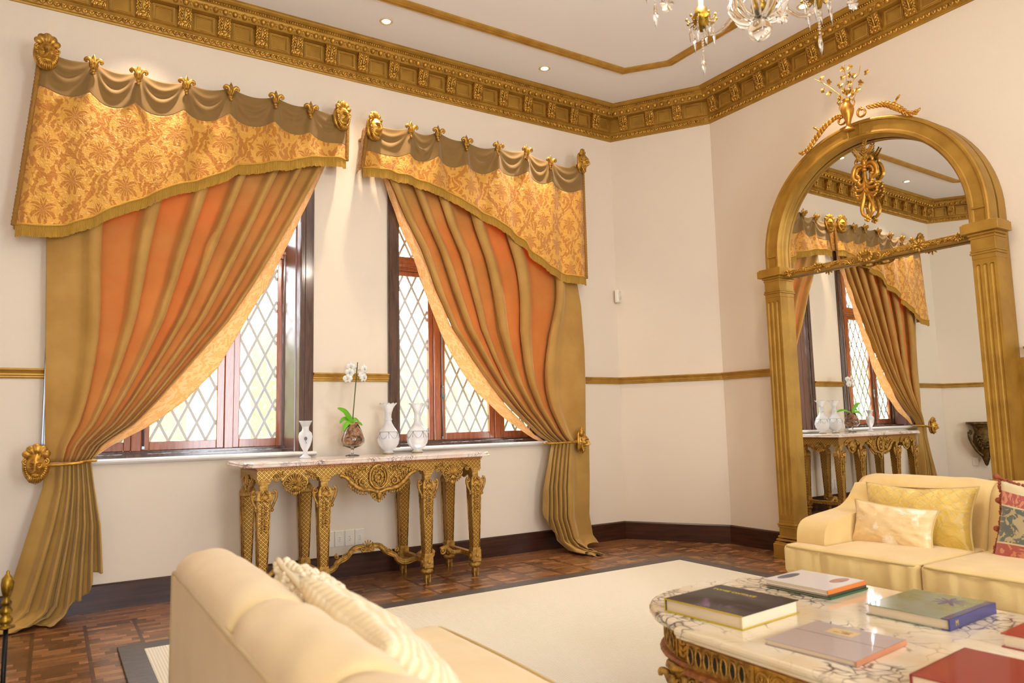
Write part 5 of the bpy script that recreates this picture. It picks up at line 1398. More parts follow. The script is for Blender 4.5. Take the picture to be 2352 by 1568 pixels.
    arm = [(AD, 0.13), (AD+0.005, 0.40), (AD, 0.50), (AD-0.02, 0.545), (AD-0.065, 0.572), (AD-0.16, 0.588), (0.40, 0.610), (0.31, 0.645), (0.25, 0.695), (0.215, 0.735), (0.10, 0.735), (0.04, 0.60), (0.04, 0.13)]
    A = [(p.y, p.z) for p in catmull([(0, a, b) for a, b in arm[:10]], 4)]+arm[10:]
    for s, x0 in ((0, 0.004), (1, L-AW)):
        mb = MB(); mb.prism(A, x0, x0+AW-0.004, smooth=True, axis='x'); o = mb.build('arm', mat, t, bevel=0.024)
        o.modifiers['bevel'].segments = 4; o.modifiers['bevel'].angle_limit = math.radians(60)
        for p in o.data.polygons: p.use_smooth = True
        pp = MB()
        for xx in (x0+0.010, x0+AW-0.014): pp.tube([(xx, a-0.010 if a > 0.3 else a, b-0.010 if b > 0.5 else b) for a, b in A[2:-3]], 0.0048, 6)
        pp.build('piping', M['piping'], o)
    return t
sofa('pale yellow three-seat sofa on the right, in front of the tall mirror', (4.185, -4.925, 0), PI/2, M['sofa_yellow'], 0.885, 0.765, (0.72, 0.56, 0.72))
sofa('cream three-seat sofa in the near left foreground, seen over its back', (0.30, -3.20, 0), -PI/2, M['sofa_cream'], 0.84, 0.64, (0.76, 0.52, 0.76), H_=0.80)

# ------------------------------------------------------------------ throw cushions
def cushion(label, w, h, t_, centre, wdir, updir, mat, piping=None, seed=1, dent=0.0, name='throw_cushion', noise_a=0.008):
    wd_ = Vector(wdir).normalized(); up = Vector(updir); up = (up-wd_*up.dot(wd_)).normalized(); nn = wd_.cross(up)
    t = thing(name, label, 'cushion', centre); t.matrix_world = Matrix(((wd_.x, up.x, nn.x, centre[0]), (wd_.y, up.y, nn.y, centre[1]), (wd_.z, up.z, nn.z, centre[2]), (0, 0, 0, 1)))
    def edge(a, b):
        x = w/2*a*(1-0.11*(1-b*b)); y = h/2*b*(1-0.12*(1-a*a)); return x, y
    mb = MB(); N = 36
    for s in (1, -1):
        def P(u, v):
            a = 2*u-1; b = 2*v-1; a = math.copysign(abs(a)**0.85, a); b = math.copysign(abs(b)**0.85, b)
            x, y = edge(a, b); f = max(0, (1-a**2)*(1-b**2))**0.42; z = s*t_/2*f
            z += s*noise_a*f*noise.noise(Vector((a*3+seed, b*3, s)))+s*0.5*noise_a*noise.noise(Vector((a*9, b*9+seed, s)))*f
            z += s*0.006*f*math.sin(math.atan2(b, a)*14+seed)*smooth(0.45, 1.0, max(abs(a), abs(b)))
            z -= s*dent*math.exp(-(a/0.35)**2)*smooth(0.2, 1, b)
            return (x, y, z)
        mb.grid(P, N, N, uvf=lambda u, v: (u*w, v*h), flip=(s < 0))
    o = weld(mb.build('cover', mat, t), 0.0004)
    if piping:
        pp = MB(); pts = []
        for k in range(24): pts.append(edge(-1+k/12, -1))
        for k in range(24): pts.append(edge(1, -1+k/12))
        for k in range(24): pts.append(edge(1-k/12, 1))
        for k in range(24): pts.append(edge(-1, 1-k/12))
        pp.tube([(x, y, 0) for x, y in pts], 0.0045, 6, closed=True); pp.build('piping', piping, t)
    return t, edge
def cushion_mat(name, kind):
    m = Mat(name, rough=0.6, Sheen_Weight=0.3)
    n = m.t.nodes.new('ShaderNodeUVMap'); sp = m.t.nodes.new('ShaderNodeSeparateXYZ'); m.t.links.new(n.outputs[0], sp.inputs[0]); u, v = X(sp.outputs[0]), X(sp.outputs[1])
    uv = n.outputs[0]
    if kind == 'lattice':
        a = (((u+v*1.15)/0.058).fract()-0.5).abs(); b = (((u-v*1.15)/0.058).fract()-0.5).abs(); l = a.max(b).gt(0.455)*v.gt(0.15)
        base = m.ramp(m.noise(5, 3, vec=uv)*0.5+(v/0.38)*0.5, [(0.35, srgb(196, 160, 66)), (0.75, srgb(232, 196, 96))])
        m.set('Base Color', m.mix(l*0.85, base, srgb(196, 170, 122))); m.set('Roughness', 0.34); m.bump(l*-1.0+m.noise(14, 4, vec=uv, dist=1.5)*1.6, 0.6, 0.008)
    if kind == 'silk':
        k = m.noise(7, 5, vec=uv, dist=0.8).step(0.52, 0.60); m.set('Base Color', m.mix(k, srgb(232, 200, 146), srgb(246, 232, 206))); m.set('Roughness', 0.42); m.bump(m.noise(16, 4, vec=uv, dist=1.0), 0.5, 0.008)
    if kind == 'tapestry':
        y = v/0.40; wob = m.noise(6, 3, vec=uv)
        fl = m.noise(13, 3, vec=uv, dist=2.2).step(0.50, 0.53)
        red = m.mix(fl, srgb(172, 84, 72), srgb(212, 138, 104)); blue = m.mix(fl, srgb(98, 104, 96), srgb(182, 166, 124)); cream = m.mix(m.noise(9, 3, vec=uv)*0.5, srgb(222, 204, 160), srgb(190, 168, 120))
        c = m.mix((y.gt(0.14)*y.lt(0.34)).max(y.gt(0.74)*y.lt(0.91)), cream, red); c = m.mix(y.gt(0.36)*y.lt(0.72), c, blue)
        m.set('Base Color', c); m.set('Roughness', 0.8); m.bump(fl+m.noise(200, 2, vec=uv), 0.4, 0.004)
    if kind == 'knit':
        r = (v*200.0+(u*60.0).sin()*0.3).sin(); c2 = (u*260.0).sin(); m.set('Base Color', m.mix(r*0.5+0.5, srgb(232, 206, 156), srgb(246, 228, 190))); m.set('Roughness', 0.95); m.bump(r+c2*0.4, 0.5, 0.005)
    if kind == 'plain':
        m.set('Base Color', m.ramp(m.noise(6, 4, vec=uv), [(0.3, srgb(240, 222, 188)), (0.7, srgb(248, 238, 216))])); m.set('Roughness', 0.95); m.bump(m.noise(24, 4, vec=uv, dist=1.0), 0.6, 0.008)
    return m.m
cushion('large golden yellow cushion with a quilted lattice, behind the small cream oblong one', 0.60, 0.36, 0.19, (3.86, -3.34, 0.594), (0, -1, 0.02), (0.30, 0, 1), cushion_mat('yellow_lattice_silk', 'lattice'), M['piping'], 3, 0.02)
cushion('small cream oblong cushion with pale flowers, in front of the golden yellow cushion', 0.44, 0.235, 0.13, (3.70, -3.30, 0.560), (0.03, -1, -0.05), (0.25, 0, 1), cushion_mat('cream_flowered_silk', 'silk'), M['piping'], 5)
tc, te = cushion('striped tapestry cushion with red tassel trim, leaning at the right edge of the sofa', 0.50, 0.42, 0.16, (3.79, -3.99, 0.590), (-0.06, -1, -0.10), (0.20, 0.10, 1), cushion_mat('floral_stripe_tapestry', 'tapestry'), None, 9)
m = Mat('brick_red_chenille', srgb(164, 84, 58), 0.95); m.bump(m.noise(150, 3), 1.0, 0.01); M['tassel'] = m.m
mb = MB(); rnd = random.Random(8); per = []
for k in range(44): per.append(te(-1+k/22, -1))
for k in range(36): per.append(te(1, -1+k/18))
for k in range(44): per.append(te(1-k/22, 1))
for k in range(36): per.append(te(-1, 1-k/18))
for x, y in per: mb.ball((x*1.02+rnd.uniform(-.003, .003), y*1.02+rnd.uniform(-.003, .003), rnd.uniform(-.006, .006)), (0.0085, 0.0085, 0.008), 6, 4)
for a, b in ((-1, -1), (-1, 1), (1, 1), (1, -1), (-1, -0.1), (-1, 0.5)):
    x, y = te(a, b); mb.ball((x*1.07, y*1.05, 0.0), 0.015, 8, 6)
mb.build('tassel_trim', M['tassel'], tc)
wc, we = cushion('white cushion edged with woolly tufts, at the far end of the foreground sofa', 0.46, 0.44, 0.17, (0.66, -3.62, 0.595), (-0.10, -1, -0.02), (-0.75, 0, 1), cushion_mat('white_wool_cover', 'plain'), None, 12)
m = Mat('woolly_tuft', srgb(238, 222, 190), 0.98); m.bump(m.noise(160, 3), 0.4, 0.004); M['tuft'] = m.m
mb = MB(); rnd = random.Random(3)
for k in range(520):
    a = rnd.uniform(-1, 1); b = rnd.uniform(0.52, 1.0) if k % 3 else rnd.uniform(-1, 1); a = a if k % 3 else rnd.choice((-1, 1))*rnd.uniform(0.8, 1)
    x, y = we(a, b); f = max(0, (1-a*a)*(1-b*b))**0.42; s = rnd.choice((-1, 1)); r = rnd.uniform(0.008, 0.015)
    mb.ball((x, y, s*(0.085*f+0.002)), (r, r, r*0.8), 6, 4)
mb.tube([(*we(*q), 0) for q in [(-1+k/10, -1) for k in range(20)]+[(1, -1+k/10) for k in range(20)]+[(1-k/10, 1) for k in range(20)]+[(-1, 1-k/10) for k in range(20)]], 0.009, 6, closed=True)
mb.build('tuft_trim', M['tuft'], wc)
cushion('cream ribbed knitted cushion in the middle of the foreground sofa', 0.46, 0.44, 0.16, (0.62, -4.08, 0.635), (0.04, -1, -0.10), (-0.85, -0.05, 1), cushion_mat('ribbed_knit', 'knit'), None, 15)
cushion('crumpled cream cushion lying low beside the ribbed one, at the bottom edge', 0.46, 0.40, 0.15, (0.86, -4.42, 0.520), (0.15, -1, 0.02), (-0.95, 0.0, 0.30), M['sofa_cream'], M['piping'], 19, noise_a=0.03)

# ------------------------------------------------------------------ coffee table
TT = 0.450
tb = thing('coffee_table', 'low gilt coffee table with a large veined marble top and pierced apron', 'table', (2.32, -4.15, 0))
hx, hy, r, nt = 0.53, 0.91, 0.39, 0.02; IN = 0.05
def table_outline(e):
    o = []
    for sx, sy in ((1, 1), (-1, 1), (-1, -1), (1, -1)):
        cx_, cy_ = sx*(hx-r-IN), sy*(hy-r-0.01); a0 = math.atan2(sy, sx)-PI/4; pts = []
        arc_ = [(cx_+(r+e)*math.cos(a0+PI/2*q/10), cy_+(r+e)*math.sin(a0+PI/2*q/10)) for q in range(11)]
        if sx*sy > 0: s_in = [(sx*(hx+e), cy_-sy*nt)]; s_out = [(cx_-sx*0.02, sy*(hy+e))]
        else: s_in = [(cx_-sx*0.02, sy*(hy+e))]; s_out = [(sx*(hx+e), cy_-sy*nt)]
        pts = s_in+arc_+s_out; o += pts
    return o
def stack_outline(mb, layers):
    n = len(table_outline(0)); vs = []
    for e, z in layers: vs += [(x, y, z) for x, y in table_outline(e)]
    fs = [(j*n+i, j*n+(i+1) % n, (j+1)*n+(i+1) % n, (j+1)*n+i) for j in range(len(layers)-1) for i in range(n)]
    mb.add(vs, fs, False); mb.add(vs[:n], [tuple(range(n))], False); mb.add(vs[-n:], [tuple(range(n-1, -1, -1))], False)
mb = MB(); stack_outline(mb, [(-0.006, TT), (0.0, TT-0.003), (0.004, TT-0.010), (0.004, TT-0.018), (-0.001, TT-0.024), (-0.004, TT-0.026), (-0.006, TT-0.034), (-0.016, TT-0.040)])
mb.build('marble_top', M['marble_table'], tb)
mb = MB(); stack_outline(mb, [(-0.055, TT-0.040), (-0.055, TT-0.150)]); mb.build('apron', M['gold_antique'], tb)
mb = MB(); stack_outline(mb, [(-0.040, TT-0.040), (-0.036, TT-0.050), (-0.044, TT-0.056), (-0.052, TT-0.058)]); stack_outline(mb, [(-0.052, TT-0.138), (-0.036, TT-0.142), (-0.030, TT-0.150), (-0.034, TT-0.158), (-0.045, TT-0.164), (-0.06, TT-0.166)])
mb.build('apron_moulding', M['red_bole'], tb)
M['oval_dark'] = Mat('opening_shade', srgb(36, 26, 16), 0.8).m  # dark solid ovals painted in for the shade inside the piercings
def frame_on(x, y, a): return Matrix.Translation((x, y, TT-0.098)) @ Matrix.Rotation(a, 4, 'Z')
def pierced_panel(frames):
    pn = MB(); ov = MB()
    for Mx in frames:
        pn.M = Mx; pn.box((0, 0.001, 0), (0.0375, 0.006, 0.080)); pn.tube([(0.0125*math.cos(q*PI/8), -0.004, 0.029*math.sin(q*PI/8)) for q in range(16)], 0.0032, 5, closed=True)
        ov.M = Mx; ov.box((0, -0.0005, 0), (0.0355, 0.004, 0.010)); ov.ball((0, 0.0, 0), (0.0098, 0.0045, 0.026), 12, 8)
    o = pn.build('pierced_panel', M['gold_antique'], tb); ov.build('oval_shade', M['oval_dark'], o)
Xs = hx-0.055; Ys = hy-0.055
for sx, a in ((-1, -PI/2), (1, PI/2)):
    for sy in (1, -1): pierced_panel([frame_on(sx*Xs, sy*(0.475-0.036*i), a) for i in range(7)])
    car = MB()
    for y_ in (-0.18, -0.12, -0.06, 0.0, 0.06, 0.12, 0.18):
        car.M = frame_on(sx*Xs, y_, a); car.box((0, -0.001, 0), (0.060, 0.005, 0.080)); car.tube([(0.022*math.cos(q*PI/8), -0.004, 0.026*math.sin(q*PI/8)) for q in range(16)], 0.005, 6, closed=True); shell(car, (0, -0.012), 0.024, 0, n=5)
        scroll(car, (0.034, 0.018), 0.012, 1, -0.003); scroll(car, (-0.034, -0.018), 0.012, 1, -0.003)
    for y_ in (0.215, -0.215): car.M = frame_on(sx*Xs, y_, a); car.box((0, -0.002, 0), (0.012, 0.010, 0.09))
    car.build('carved_panel', M['gold_leaf'], tb)
for sy, a in ((1, PI), (-1, 0)): pierced_panel([frame_on(-0.02+0.0375*(i-0.5), sy*Ys, a) for i in range(2)])
for sx in (-1, 1):
    for sy in (-1, 1):
        cx_, cy_ = sx*(hx-r-IN), sy*(hy-r-0.01); rr = r-0.053; dg = math.atan2(sy, sx)
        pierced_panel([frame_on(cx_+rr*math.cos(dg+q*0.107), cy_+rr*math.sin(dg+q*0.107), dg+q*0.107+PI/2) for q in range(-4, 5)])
        for e_ in (-0.655, 0.655):
            ang = dg+e_; car = MB(); car.M = frame_on(cx_+rr*math.cos(ang), cy_+rr*math.sin(ang), ang+PI/2)
            car.box((0, 0.004, 0), (0.088, 0.014, 0.098))
            for px0 in (-0.036, 0.036): car.box((px0, -0.004, 0), (0.007, 0.008, 0.090))
            for pz in (-0.042, 0.042): car.box((0, -0.004, pz), (0.078, 0.008, 0.007))
            leafrow(car, [(0, -0.03), (0, 0.0), (0, 0.03)], 0.030, -0.006); car.build('corner_panel', M['gold_leaf'], tb)
protoleg = None
for sx in (-1, 1):
    for sy in (-1, 1):
        if protoleg is None:
            mb = MB(); mb.lathe([(0.0, 0.286), (0.062, 0.286), (0.066, 0.272), (0.056, 0.264), (0.050, 0.250), (0.046, 0.215), (0.040, 0.195), (0.046, 0.188), (0.040, 0.180), (0.030, 0.170), (0.024, 0.060), (0.032, 0.050), (0.034, 0.030), (0.026, 0.014), (0.020, 0.012), (0.0, 0.012)], 24, fn=lambda r_, z, a, j: (r_*(1+(0.05*math.cos(8*a) if 8 < j < 11 else 0)), z))
            protoleg = mb.build('leg', M['gold_antique'], tb)
            mb = MB()
            for q in range(8):
                a = q*PI/4; mb.M = Matrix.Rotation(a, 4, 'Z'); s_ = 1.0 if q % 2 else 0.8
                mb.tube(catmull([(0, -0.044, 0.190), (0, -0.056, 0.225), (0, -0.064, 0.248*1.0), (0, -0.082*s_, 0.252), (0, -0.084*s_, 0.236)], 5), [0.011*(0.7+0.5*math.sin(PI*i/20)) for i in range(21)], 7)
                leafrow(mb, [(0.0, 0.185), (0.0, 0.215), (0, 0.24)], 0.026, -0.052)
                mb.tube([(0, -0.031, 0.165), (0, -0.026, 0.07)], 0.003, 5)
            for q in (-1, 1):
                mb.M = Matrix.Rotation(q*PI/4, 4, 'Z'); scroll(mb, (0, 0.262), 0.020, q, -0.066)
            mb.M = Matrix(); mb.build('acanthus_capital', M['gold_antique'], protoleg); o = protoleg
        else: o = copy_tree(protoleg, tb)
        o.location = (sx*0.385, sy*0.60, 0)

# ------------------------------------------------------------------ books on the coffee table
M['pages'] = Mat('book_pages', rough=0.8).m
_t = M['pages'].node_tree; X.T = _t
def book(label, px, z, thick, cover, spine_side, name='book', edge=None, group='art books on the coffee table', spine_mat=None, hard=0.003):
    """px: far-left, far-right, near-right, near-left corners of the cover seen in the photo"""
    P = [at_z(u, v, z+thick) for u, v in px] if px[0][0] > 20 else [Vector((a, b, z)) for a, b in px]; c = sum(P, Vector())/4
    ux = ((P[1]-P[0])+(P[2]-P[3]))/2; uy = ((P[0]-P[3])+(P[1]-P[2]))/2
    L_, W_ = ux.length, uy.length; ang = math.atan2(ux.y, ux.x)
    t = thing(name, label, 'book', (c.x, c.y, z), ang, group)
    e = 0.004
    dx = {'l': (-1, 0), 'r': (1, 0), 'f': (0, 1), 'n': (0, -1)}[spine_side]
    mb = MB(); mb.b2((-L_/2+(0 if dx[0] < 0 else e)+hard, -W_/2+(0 if dx[1] < 0 else e)+hard, hard), (L_/2-(0 if dx[0] > 0 else e)-hard, W_/2-(0 if dx[1] > 0 else e)-hard, thick-hard)); mb.build('page_block', M['pages2'], t)
    for zz, nm in ((hard/2, 'back_cover'), (thick-hard/2, 'front_cover')):
        mb = MB(); mb.box((0, 0, zz), (L_, W_, hard)); mb.build(nm, cover if nm == 'front_cover' or not edge else edge, t, bevel=0.0008)
    mb = MB()
    if dx[0]: mb.box((dx[0]*(L_/2-hard/2), 0, thick/2), (hard*1.6, W_, thick))
    else: mb.box((0, dx[1]*(W_/2-hard/2), thick/2), (L_, hard*1.6, thick))
    mb.build('spine', spine_mat or cover, t, bevel=0.001)
    return t, L_, W_
m = Mat('cream_pages', rough=0.8); x, y, z = m.xyz(); m.set('Base Color', m.mix((z*2600.0).sin()*0.5+0.5, srgb(226, 204, 170), srgb(238, 220, 190))); M['pages2'] = m.m
def cover_mat(name, base, fn=None, rough=0.3):
    m = Mat(name, base, rough); m.set('Coat Weight', 0.3)
    if fn: fn(m)
    return m.m
def f_black(m):
    n = m.noise(5, 6, dist=1.4); x, y, z = m.xyz(); r = ((x+0.01)*(x+0.01)*20+(y+0.02)*(y+0.02)*60)
    m.set('Base Color', m.mix((n.step(0.50, 0.72)*(1-r.step(0.15, 0.9))), srgb(30, 24, 28), srgb(140, 106, 146)))
def f_white(m):
    x, y, z = m.xyz(); n = m.noise(14, 3)*0.03
    a = ((x+n-0.075)*(x+n-0.075)*4+(y+0.075)*(y+0.075)*22).lt(0.014); b = ((x+n+0.00)*(x+n)*3+(y-0.105)*(y-0.105)*30).lt(0.016)
    m.set('Base Color', m.mix(b, m.mix(a, srgb(230, 222, 218), m.ramp(m.noise(16, 4), [(0.4, srgb(82, 96, 120)), (0.6, srgb(190, 130, 110))])), srgb(92, 104, 126)))
def f_blue(m):
    x, y, z = m.xyz(); n = m.noise(7, 4)
    r = ((x-0.07)*(x-0.07)+(y+0.035)*(y+0.035)*1.6).sqrt(); th = (y+0.035).atan2(x-0.07)
    blot = (r-(0.045+(th*9.0).sin()*0.022)).lt(0.0)
    gr = m.ramp(n, [(0.3, srgb(150, 162, 150)), (0.7, srgb(120, 128, 70))]); m.set('Base Color', m.mix(blot, m.mix(y.lt(-0.112), gr, srgb(52, 60, 120)), srgb(54, 62, 124)))
def f_grey(m):
    x, y, z = m.xyz(); b = ((x-0.02).abs().lt(0.0022)); lab = (y-0.02).abs().lt(0.045)*((x-0.085).abs()).lt(0.030); pic = ((y-0.02).abs().lt(0.028)*((x-0.085).abs()).lt(0.015))*m.noise(30, 3).step(0.45, 0.6)
    c = m.mix(m.noise(60, 3)*0.4, srgb(176, 158, 150), srgb(196, 184, 180)); c = m.mix(b, c, srgb(110, 84, 60)); c = m.mix(lab, c, srgb(220, 186, 120)); m.set('Base Color', m.mix(pic, c, srgb(140, 104, 50)))
CM = {k: cover_mat(k+'_book_cover', c, fn, r_) for k, c, fn, r_ in (('dark_marbled', (0.1, 0.1, 0.1), f_black, 0.5), ('white', (0.8, 0.8, 0.8), f_white, 0.35), ('blue_green', (0.1, 0.1, 0.1), f_blue, 0.2), ('taupe', (0.1, 0.1, 0.1), f_grey, 0.35),
      ('red', srgb(142, 28, 24), None, 0.3), ('crimson', srgb(160, 34, 30), None, 0.35), ('yellow', srgb(206, 176, 24), None, 0.4), ('orange', srgb(222, 122, 48), None, 0.4), ('green', srgb(26, 96, 58), None, 0.4), ('charcoal', srgb(70, 62, 50), None, 0.4), ('navy', srgb(54, 58, 122), None, 0.35), ('salmon', srgb(206, 132, 92), None, 0.5))}
def lettering(name, body, parent, loc, size, rz, mat, rx=0.0, ext=0.0004):
    c = bpy.data.curves.new(name, 'FONT'); c.body = body; c.size = size; c.extrude = ext; c.align_x = 'CENTER'; c.align_y = 'CENTER'; c.materials.append(mat)
    o = bpy.data.objects.new(name, c); COL.objects.link(o)
    dg = bpy.context.evaluated_depsgraph_get(); me = bpy.data.meshes.new_from_object(o.evaluated_get(dg)); bpy.data.objects.remove(o)
    o = bpy.data.objects.new(name, me); COL.objects.link(o); o.parent = parent; o.location = loc; o.rotation_euler = (rx, 0, rz); return o
T_ = TT+0.0005
M['ink_yellow'] = Mat('yellow_lettering', srgb(216, 188, 40), 0.5).m; M['ink_pale'] = Mat('pale_lettering', srgb(200, 196, 190), 0.5).m
t, L_, W_ = book('dark purple-black art book with bright yellow edges at the table corner', [(1531, 1372), (1660, 1341), (1830, 1378), (1700, 1417)], T_, 0.045, CM['dark_marbled'], 'f', edge=CM['yellow'])
mb = MB()
for zz in (0.0018, 0.0432): mb.box((-L_/2-0.0006, 0, zz), (0.0016, W_+0.001, 0.0042))
for yy in (-W_/2+0.002, W_/2-0.002): mb.box((-L_/2-0.0006, yy, 0.0225), (0.0016, 0.004 if yy > 0 else 0.0005, 0.045))
mb.build('yellow_edge', CM['yellow'], t)
lettering('cover_title', 'TOMIE OHTAKE', t, (L_/2-0.075, W_/2-0.115, 0.0452), 0.026, -PI/2, M['ink_yellow'])
PXW = [(1760, 1327), (1838, 1308), (1991, 1332), (1895, 1357)]
W4 = [at_z(u, v, T_+0.036) for u, v in PXW]; W4 = [(p.x, p.y) for p in W4]
sh = lambda dx, dy: [(a+dx, b+dy) for a, b in W4]
book('thin green book, bottom one of the stack of three', sh(0.010, -0.003), T_, 0.008, CM['green'], 'n', group='stack of three books', hard=0.002)
book('slim charcoal book, middle one of the stack of three', sh(0.006, 0.002), T_+0.008, 0.011, CM['charcoal'], 'n', group='stack of three books', hard=0.002)
book('white art book with an orange spine, topmost of the stack of three', sh(0, 0), T_+0.019, 0.017, CM['white'], 'n', group='stack of three books', spine_mat=CM['orange'], hard=0.002)
t, L_, W_ = book('grey-green art book with a dark blue splash and navy spine', [(1995, 1384), (2103, 1350), (2283, 1385), (2172, 1425)], T_, 0.036, CM['blue_green'], 'n', spine_mat=CM['navy'])
lettering('spine_letter', 'M', t, (-L_/2+0.05, -W_/2-0.0012, 0.018), 0.026, 0, M['ink_yellow'], rx=PI/2)
t, L_, W_ = book('slim taupe book with a small ochre picture label', [(1770, 1466), (1882, 1420), (2078, 1474), (1952, 1520)], T_, 0.016, CM['taupe'], 'n', spine_mat=CM['salmon'], hard=0.002)
book('large glossy red book cut off by the bottom edge of the photo', [(1.865, -4.418), (2.190, -4.392), (2.205, -4.70), (1.875, -4.73)], T_, 0.042, CM['red'], 'f')
book('crimson hardback cut off by the right edge of the photo', [(2.415, -4.378), (2.72, -4.362), (2.73, -4.60), (2.425, -4.62)], T_, 0.040, CM['crimson'], 'r')

# ------------------------------------------------------------------ crystal chandelier
CX, CY = 2.290, -3.762
ch = thing('chandelier', 'crystal and brass chandelier over the coffee table, cut off by the top edge', 'chandelier', (CX, CY, 2.65))
M['brass'] = gold('antique_brass', srgb(170, 132, 40), srgb(84, 62, 20), 0.32, 0.85, 0.2, 25)
mb = MB(); mb.tube([(0, 0, 0.52), (0, 0, 1.62)], 0.010, 8); mb.lathe([(0.0, 1.60), (0.06, 1.60), (0.062, 1.615), (0.0, 1.629)], 20); mb.build('rod', M['brass'], ch)
mb = MB(); mb.lathe([(0, 0.07), (0.022, 0.075), (0.030, 0.10), (0.020, 0.13), (0.035, 0.18), (0.055, 0.24), (0.040, 0.30), (0.02, 0.36), (0.03, 0.42), (0.045, 0.48), (0.02, 0.53), (0, 0.54)], 20); mb.build('stem', M['brass'], ch)
mb = MB(); mb.ball((0, 0, 0), 0.0445, 28, 18); mb.build('crystal_ball', M['crystal'], ch)
mb = MB()
for k in range(9):
    a = k*2*PI/9+0.2; c, s_ = math.cos(a), math.sin(a)
    P = catmull([(0.02*c, 0.02*s_, 0.055), (0.035*c, 0.035*s_, 0.040), (0.075*c, 0.075*s_, 0.055), (0.105*c, 0.105*s_, 0.105), (0.085*c, 0.085*s_, 0.16)], 6)
    mb.tube(P, [0.007+0.010*math.sin(PI*i/(len(P)-1)) for i in range(len(P))], 9)
    mb.ball((0.012*c, 0.012*s_, 0.075), (0.011, 0.011, 0.026), 8, 6)
mb.build('glass_petals', M['crystal'], ch)
def droplet(mb, x, y, z, L_, r):
    mb.ball((x, y, z-0.006), 0.0055, 7, 5); mb.lathe([(0, 0), (r*0.5, -0.006), (r, -L_*0.45), (r*0.75, -L_*0.7), (0, -L_)], 8, c=(x, y, z-0.012), sy=0.55)
def medallion(mb, x, y, z, R_, ang):
    n_ = 24; vs = [Vector((0, -0.006, 0))]
    for q in range(n_):
        a = 2*PI*q/n_; rr = R_*(0.9+0.1*math.cos(8*a)); vs.append(Vector((rr*0.75*math.cos(a), 0, rr*math.sin(a))))
    vs.append(Vector((0, 0.006, 0))); Rm = Matrix.Rotation(ang, 4, 'Z'); vs = [Rm @ v+Vector((x, y, z)) for v in vs]
    mb.add(vs, [(0, q+1, (q+1) % n_+1) for q in range(n_)]+[(n_+1, (q+1) % n_+1, q+1) for q in range(n_)], False)
for k, deg in enumerate((74, 150, 222, 294, 2)):
    a = math.radians(deg); c, s_ = math.cos(a), math.sin(a); R_ = 0.41
    mb = MB(); P = catmull([(0.03*c, 0.03*s_, 0.22), (0.12*c, 0.12*s_, 0.17), (0.25*c, 0.25*s_, 0.14), (0.36*c, 0.36*s_, 0.18), (R_*c, R_*s_, 0.25)], 7); mb.tube(P, 0.009, 8); arm_o = mb.build('arm', M['crystal'], ch)
    mb = MB(); mb.lathe([(0, 0.215), (0.014, 0.22), (0.020, 0.245), (0.036, 0.262), (0.040, 0.285), (0.030, 0.305), (0.026, 0.325), (0.0, 0.325)], 16, c=(R_*c, R_*s_, 0))
    for q in range(10):
        b_ = q*PI/5; p0 = Vector((R_*c+0.034*math.cos(b_), R_*s_+0.034*math.sin(b_), 0.262)); mb.tube([p0, p0+Vector((0.020*math.cos(b_), 0.020*math.sin(b_), -0.006)), p0+Vector((0.030*math.cos(b_), 0.030*math.sin(b_), 0.010))], 0.003, 5); mb.ball(p0+Vector((0.032*math.cos(b_), 0.032*math.sin(b_), 0.012)), 0.0065, 6, 4)
    mb.build('candle_cup', M['brass'], ch)
    mb = MB()
    for q in range(6):
        b_ = q*PI/3+0.4; x_, y_ = R_*c+0.052*math.cos(b_), R_*s_+0.052*math.sin(b_); droplet(mb, x_, y_, 0.252, 0.075+0.03*(q % 2), 0.0085)
        mb.ball((x_, y_, 0.255), 0.006, 6, 4)
    for q in range(7): mb.ball((R_*c, R_*s_, 0.205-0.013*q), 0.0062, 7, 5)
    droplet(mb, R_*c, R_*s_, 0.115, 0.095, 0.014)
    mb.build('crystal_drops', M['crystal'], ch)
    mb = MB(); mb.lathe([(0, 0.325), (0.0115, 0.325), (0.0115, 0.41), (0, 0.412)], 12, c=(R_*c, R_*s_, 0)); mb.build('candle_sleeve', M['plastic'], ch)
    mb = MB(); mb.lathe([(0, 0.412), (0.012, 0.425), (0.016, 0.445), (0.010, 0.475), (0, 0.495)], 12, c=(R_*c, R_*s_, 0)); mb.build('candle_bulb', M['lamp_glow'], ch)
    point('candle_light', (CX+R_*c, CY+R_*s_, 2.65+0.46), CHAND_POWER, CANDLE, 0.03)
mb = MB()
for (u, v, d_) in ((1532, 8, 2.5), (1958, 8, 3.0), (1796, 38, 2.75)):
    p = CAM+ray(u, v)*d_-Vector((CX, CY, 2.65)); medallion(mb, p.x, p.y, p.z, 0.034, -0.55)
    q = Vector((p.x*0.85, p.y*0.85, 0.30)); mb.tube([p+Vector((0, 0, 0.034)), q], 0.0012, 4)
    mb.tube([q, (0, 0, 0.32)], 0.003, 5)
mb.build('star_medallions', M['crystal'], ch)

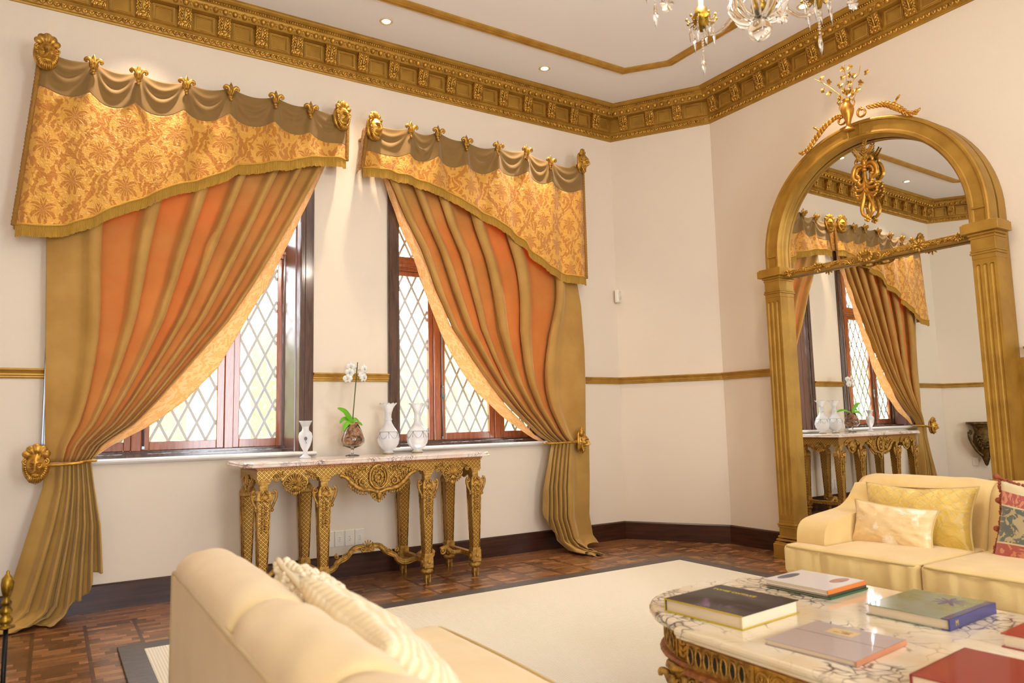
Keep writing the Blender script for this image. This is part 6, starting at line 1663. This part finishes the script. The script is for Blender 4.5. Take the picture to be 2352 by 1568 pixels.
# ------------------------------------------------------------------ brass-handled fire tool at the left edge
ft = thing('fireplace_tool', 'brass-topped black iron fireplace tool at the lower left edge', 'fireplace tool', (-0.116, -2.2, 0))
mb = MB(); mb.lathe([(0, 0.0), (0.075, 0.0), (0.078, 0.012), (0.040, 0.022), (0.012, 0.034), (0.012, 0.05), (0, 0.05)], 24); mb.build('foot', M['brass2'] if 'brass2' in M else M['brass'], ft)
mb = MB(); mb.tube([(0, 0, 0.045), (0.002, 0, 0.45)], 0.0085, 10); mb.build('iron_rod', Mat('black_iron', srgb(26, 24, 22), 0.4, 0.6).m, ft)
mb = MB(); mb.lathe([(0, 0.440), (0.030, 0.442), (0.031, 0.448), (0.014, 0.452), (0.022, 0.462), (0.0225, 0.474), (0.012, 0.486), (0.018, 0.494), (0.020, 0.506), (0.012, 0.518), (0.016, 0.526), (0.017, 0.534), (0.009, 0.546), (0.013, 0.556), (0.019, 0.580), (0.021, 0.600), (0.018, 0.618), (0.010, 0.628), (0.005, 0.636), (0.006, 0.642), (0.0, 0.648)], 22); mb.build('brass_handle', M['brass'], ft)

# ------------------------------------------------------------------ carved wall bracket in the far left corner, seen in the mirror
DL = Vector((RM[2][0]-RM[1][0], RM[2][1]-RM[1][1], 0)).normalized(); DN = Vector((DL.y, -DL.x, 0)); bp = Vector((RM[1][0], RM[1][1], 0))+DL*0.52
br = thing('carved_wall_bracket', 'dark carved and gilded wall bracket table, seen only in the mirror beside the right pilaster', 'bracket', tuple(bp), math.atan2(DL.y, DL.x))
mb = MB(); mb.prism([(-0.20, 0), (-0.20, -0.16), (-0.14, -0.22), (0.14, -0.22), (0.20, -0.16), (0.20, 0)], 0.955, 0.985, axis='z'); mb.build('shelf', M['gold_dark'], br, bevel=0.004)
mb = MB(); mb.lathe([(0.0, 0.36), (0.02, 0.38), (0.05, 0.48), (0.09, 0.60), (0.14, 0.70), (0.13, 0.78), (0.11, 0.84), (0.13, 0.92), (0.16, 0.955), (0, 0.955)], 20, c=(0, -0.09, 0), sy=0.55, fn=lambda r_, z, a, j: (r_*(1+0.05*math.cos(10*a)), z))
for s_ in (-1, 1):
    mb.tube(catmull([(s_*0.15, -0.10, 0.86), (s_*0.19, -0.11, 0.80), (s_*0.17, -0.12, 0.70), (s_*0.11, -0.12, 0.58), (s_*0.04, -0.10, 0.50)], 6), 0.020, 8); scroll(mb, (s_*0.185, 0.83), 0.035, s_, -0.12); leafrow(mb, [(s_*0.10, 0.80), (s_*0.06, 0.70), (s_*0.02, 0.60)], 0.05, -0.16)
mb.build('scrolled_body', M['gold_dark'], br)
o = outlet(0, 0, 'wall socket beside the dark carved bracket, seen only in the mirror', tuple(bp+DL*0.12+DN*0.001+Vector((0, 0, 0.42))), math.atan2(DL.y, DL.x)); del o['group']
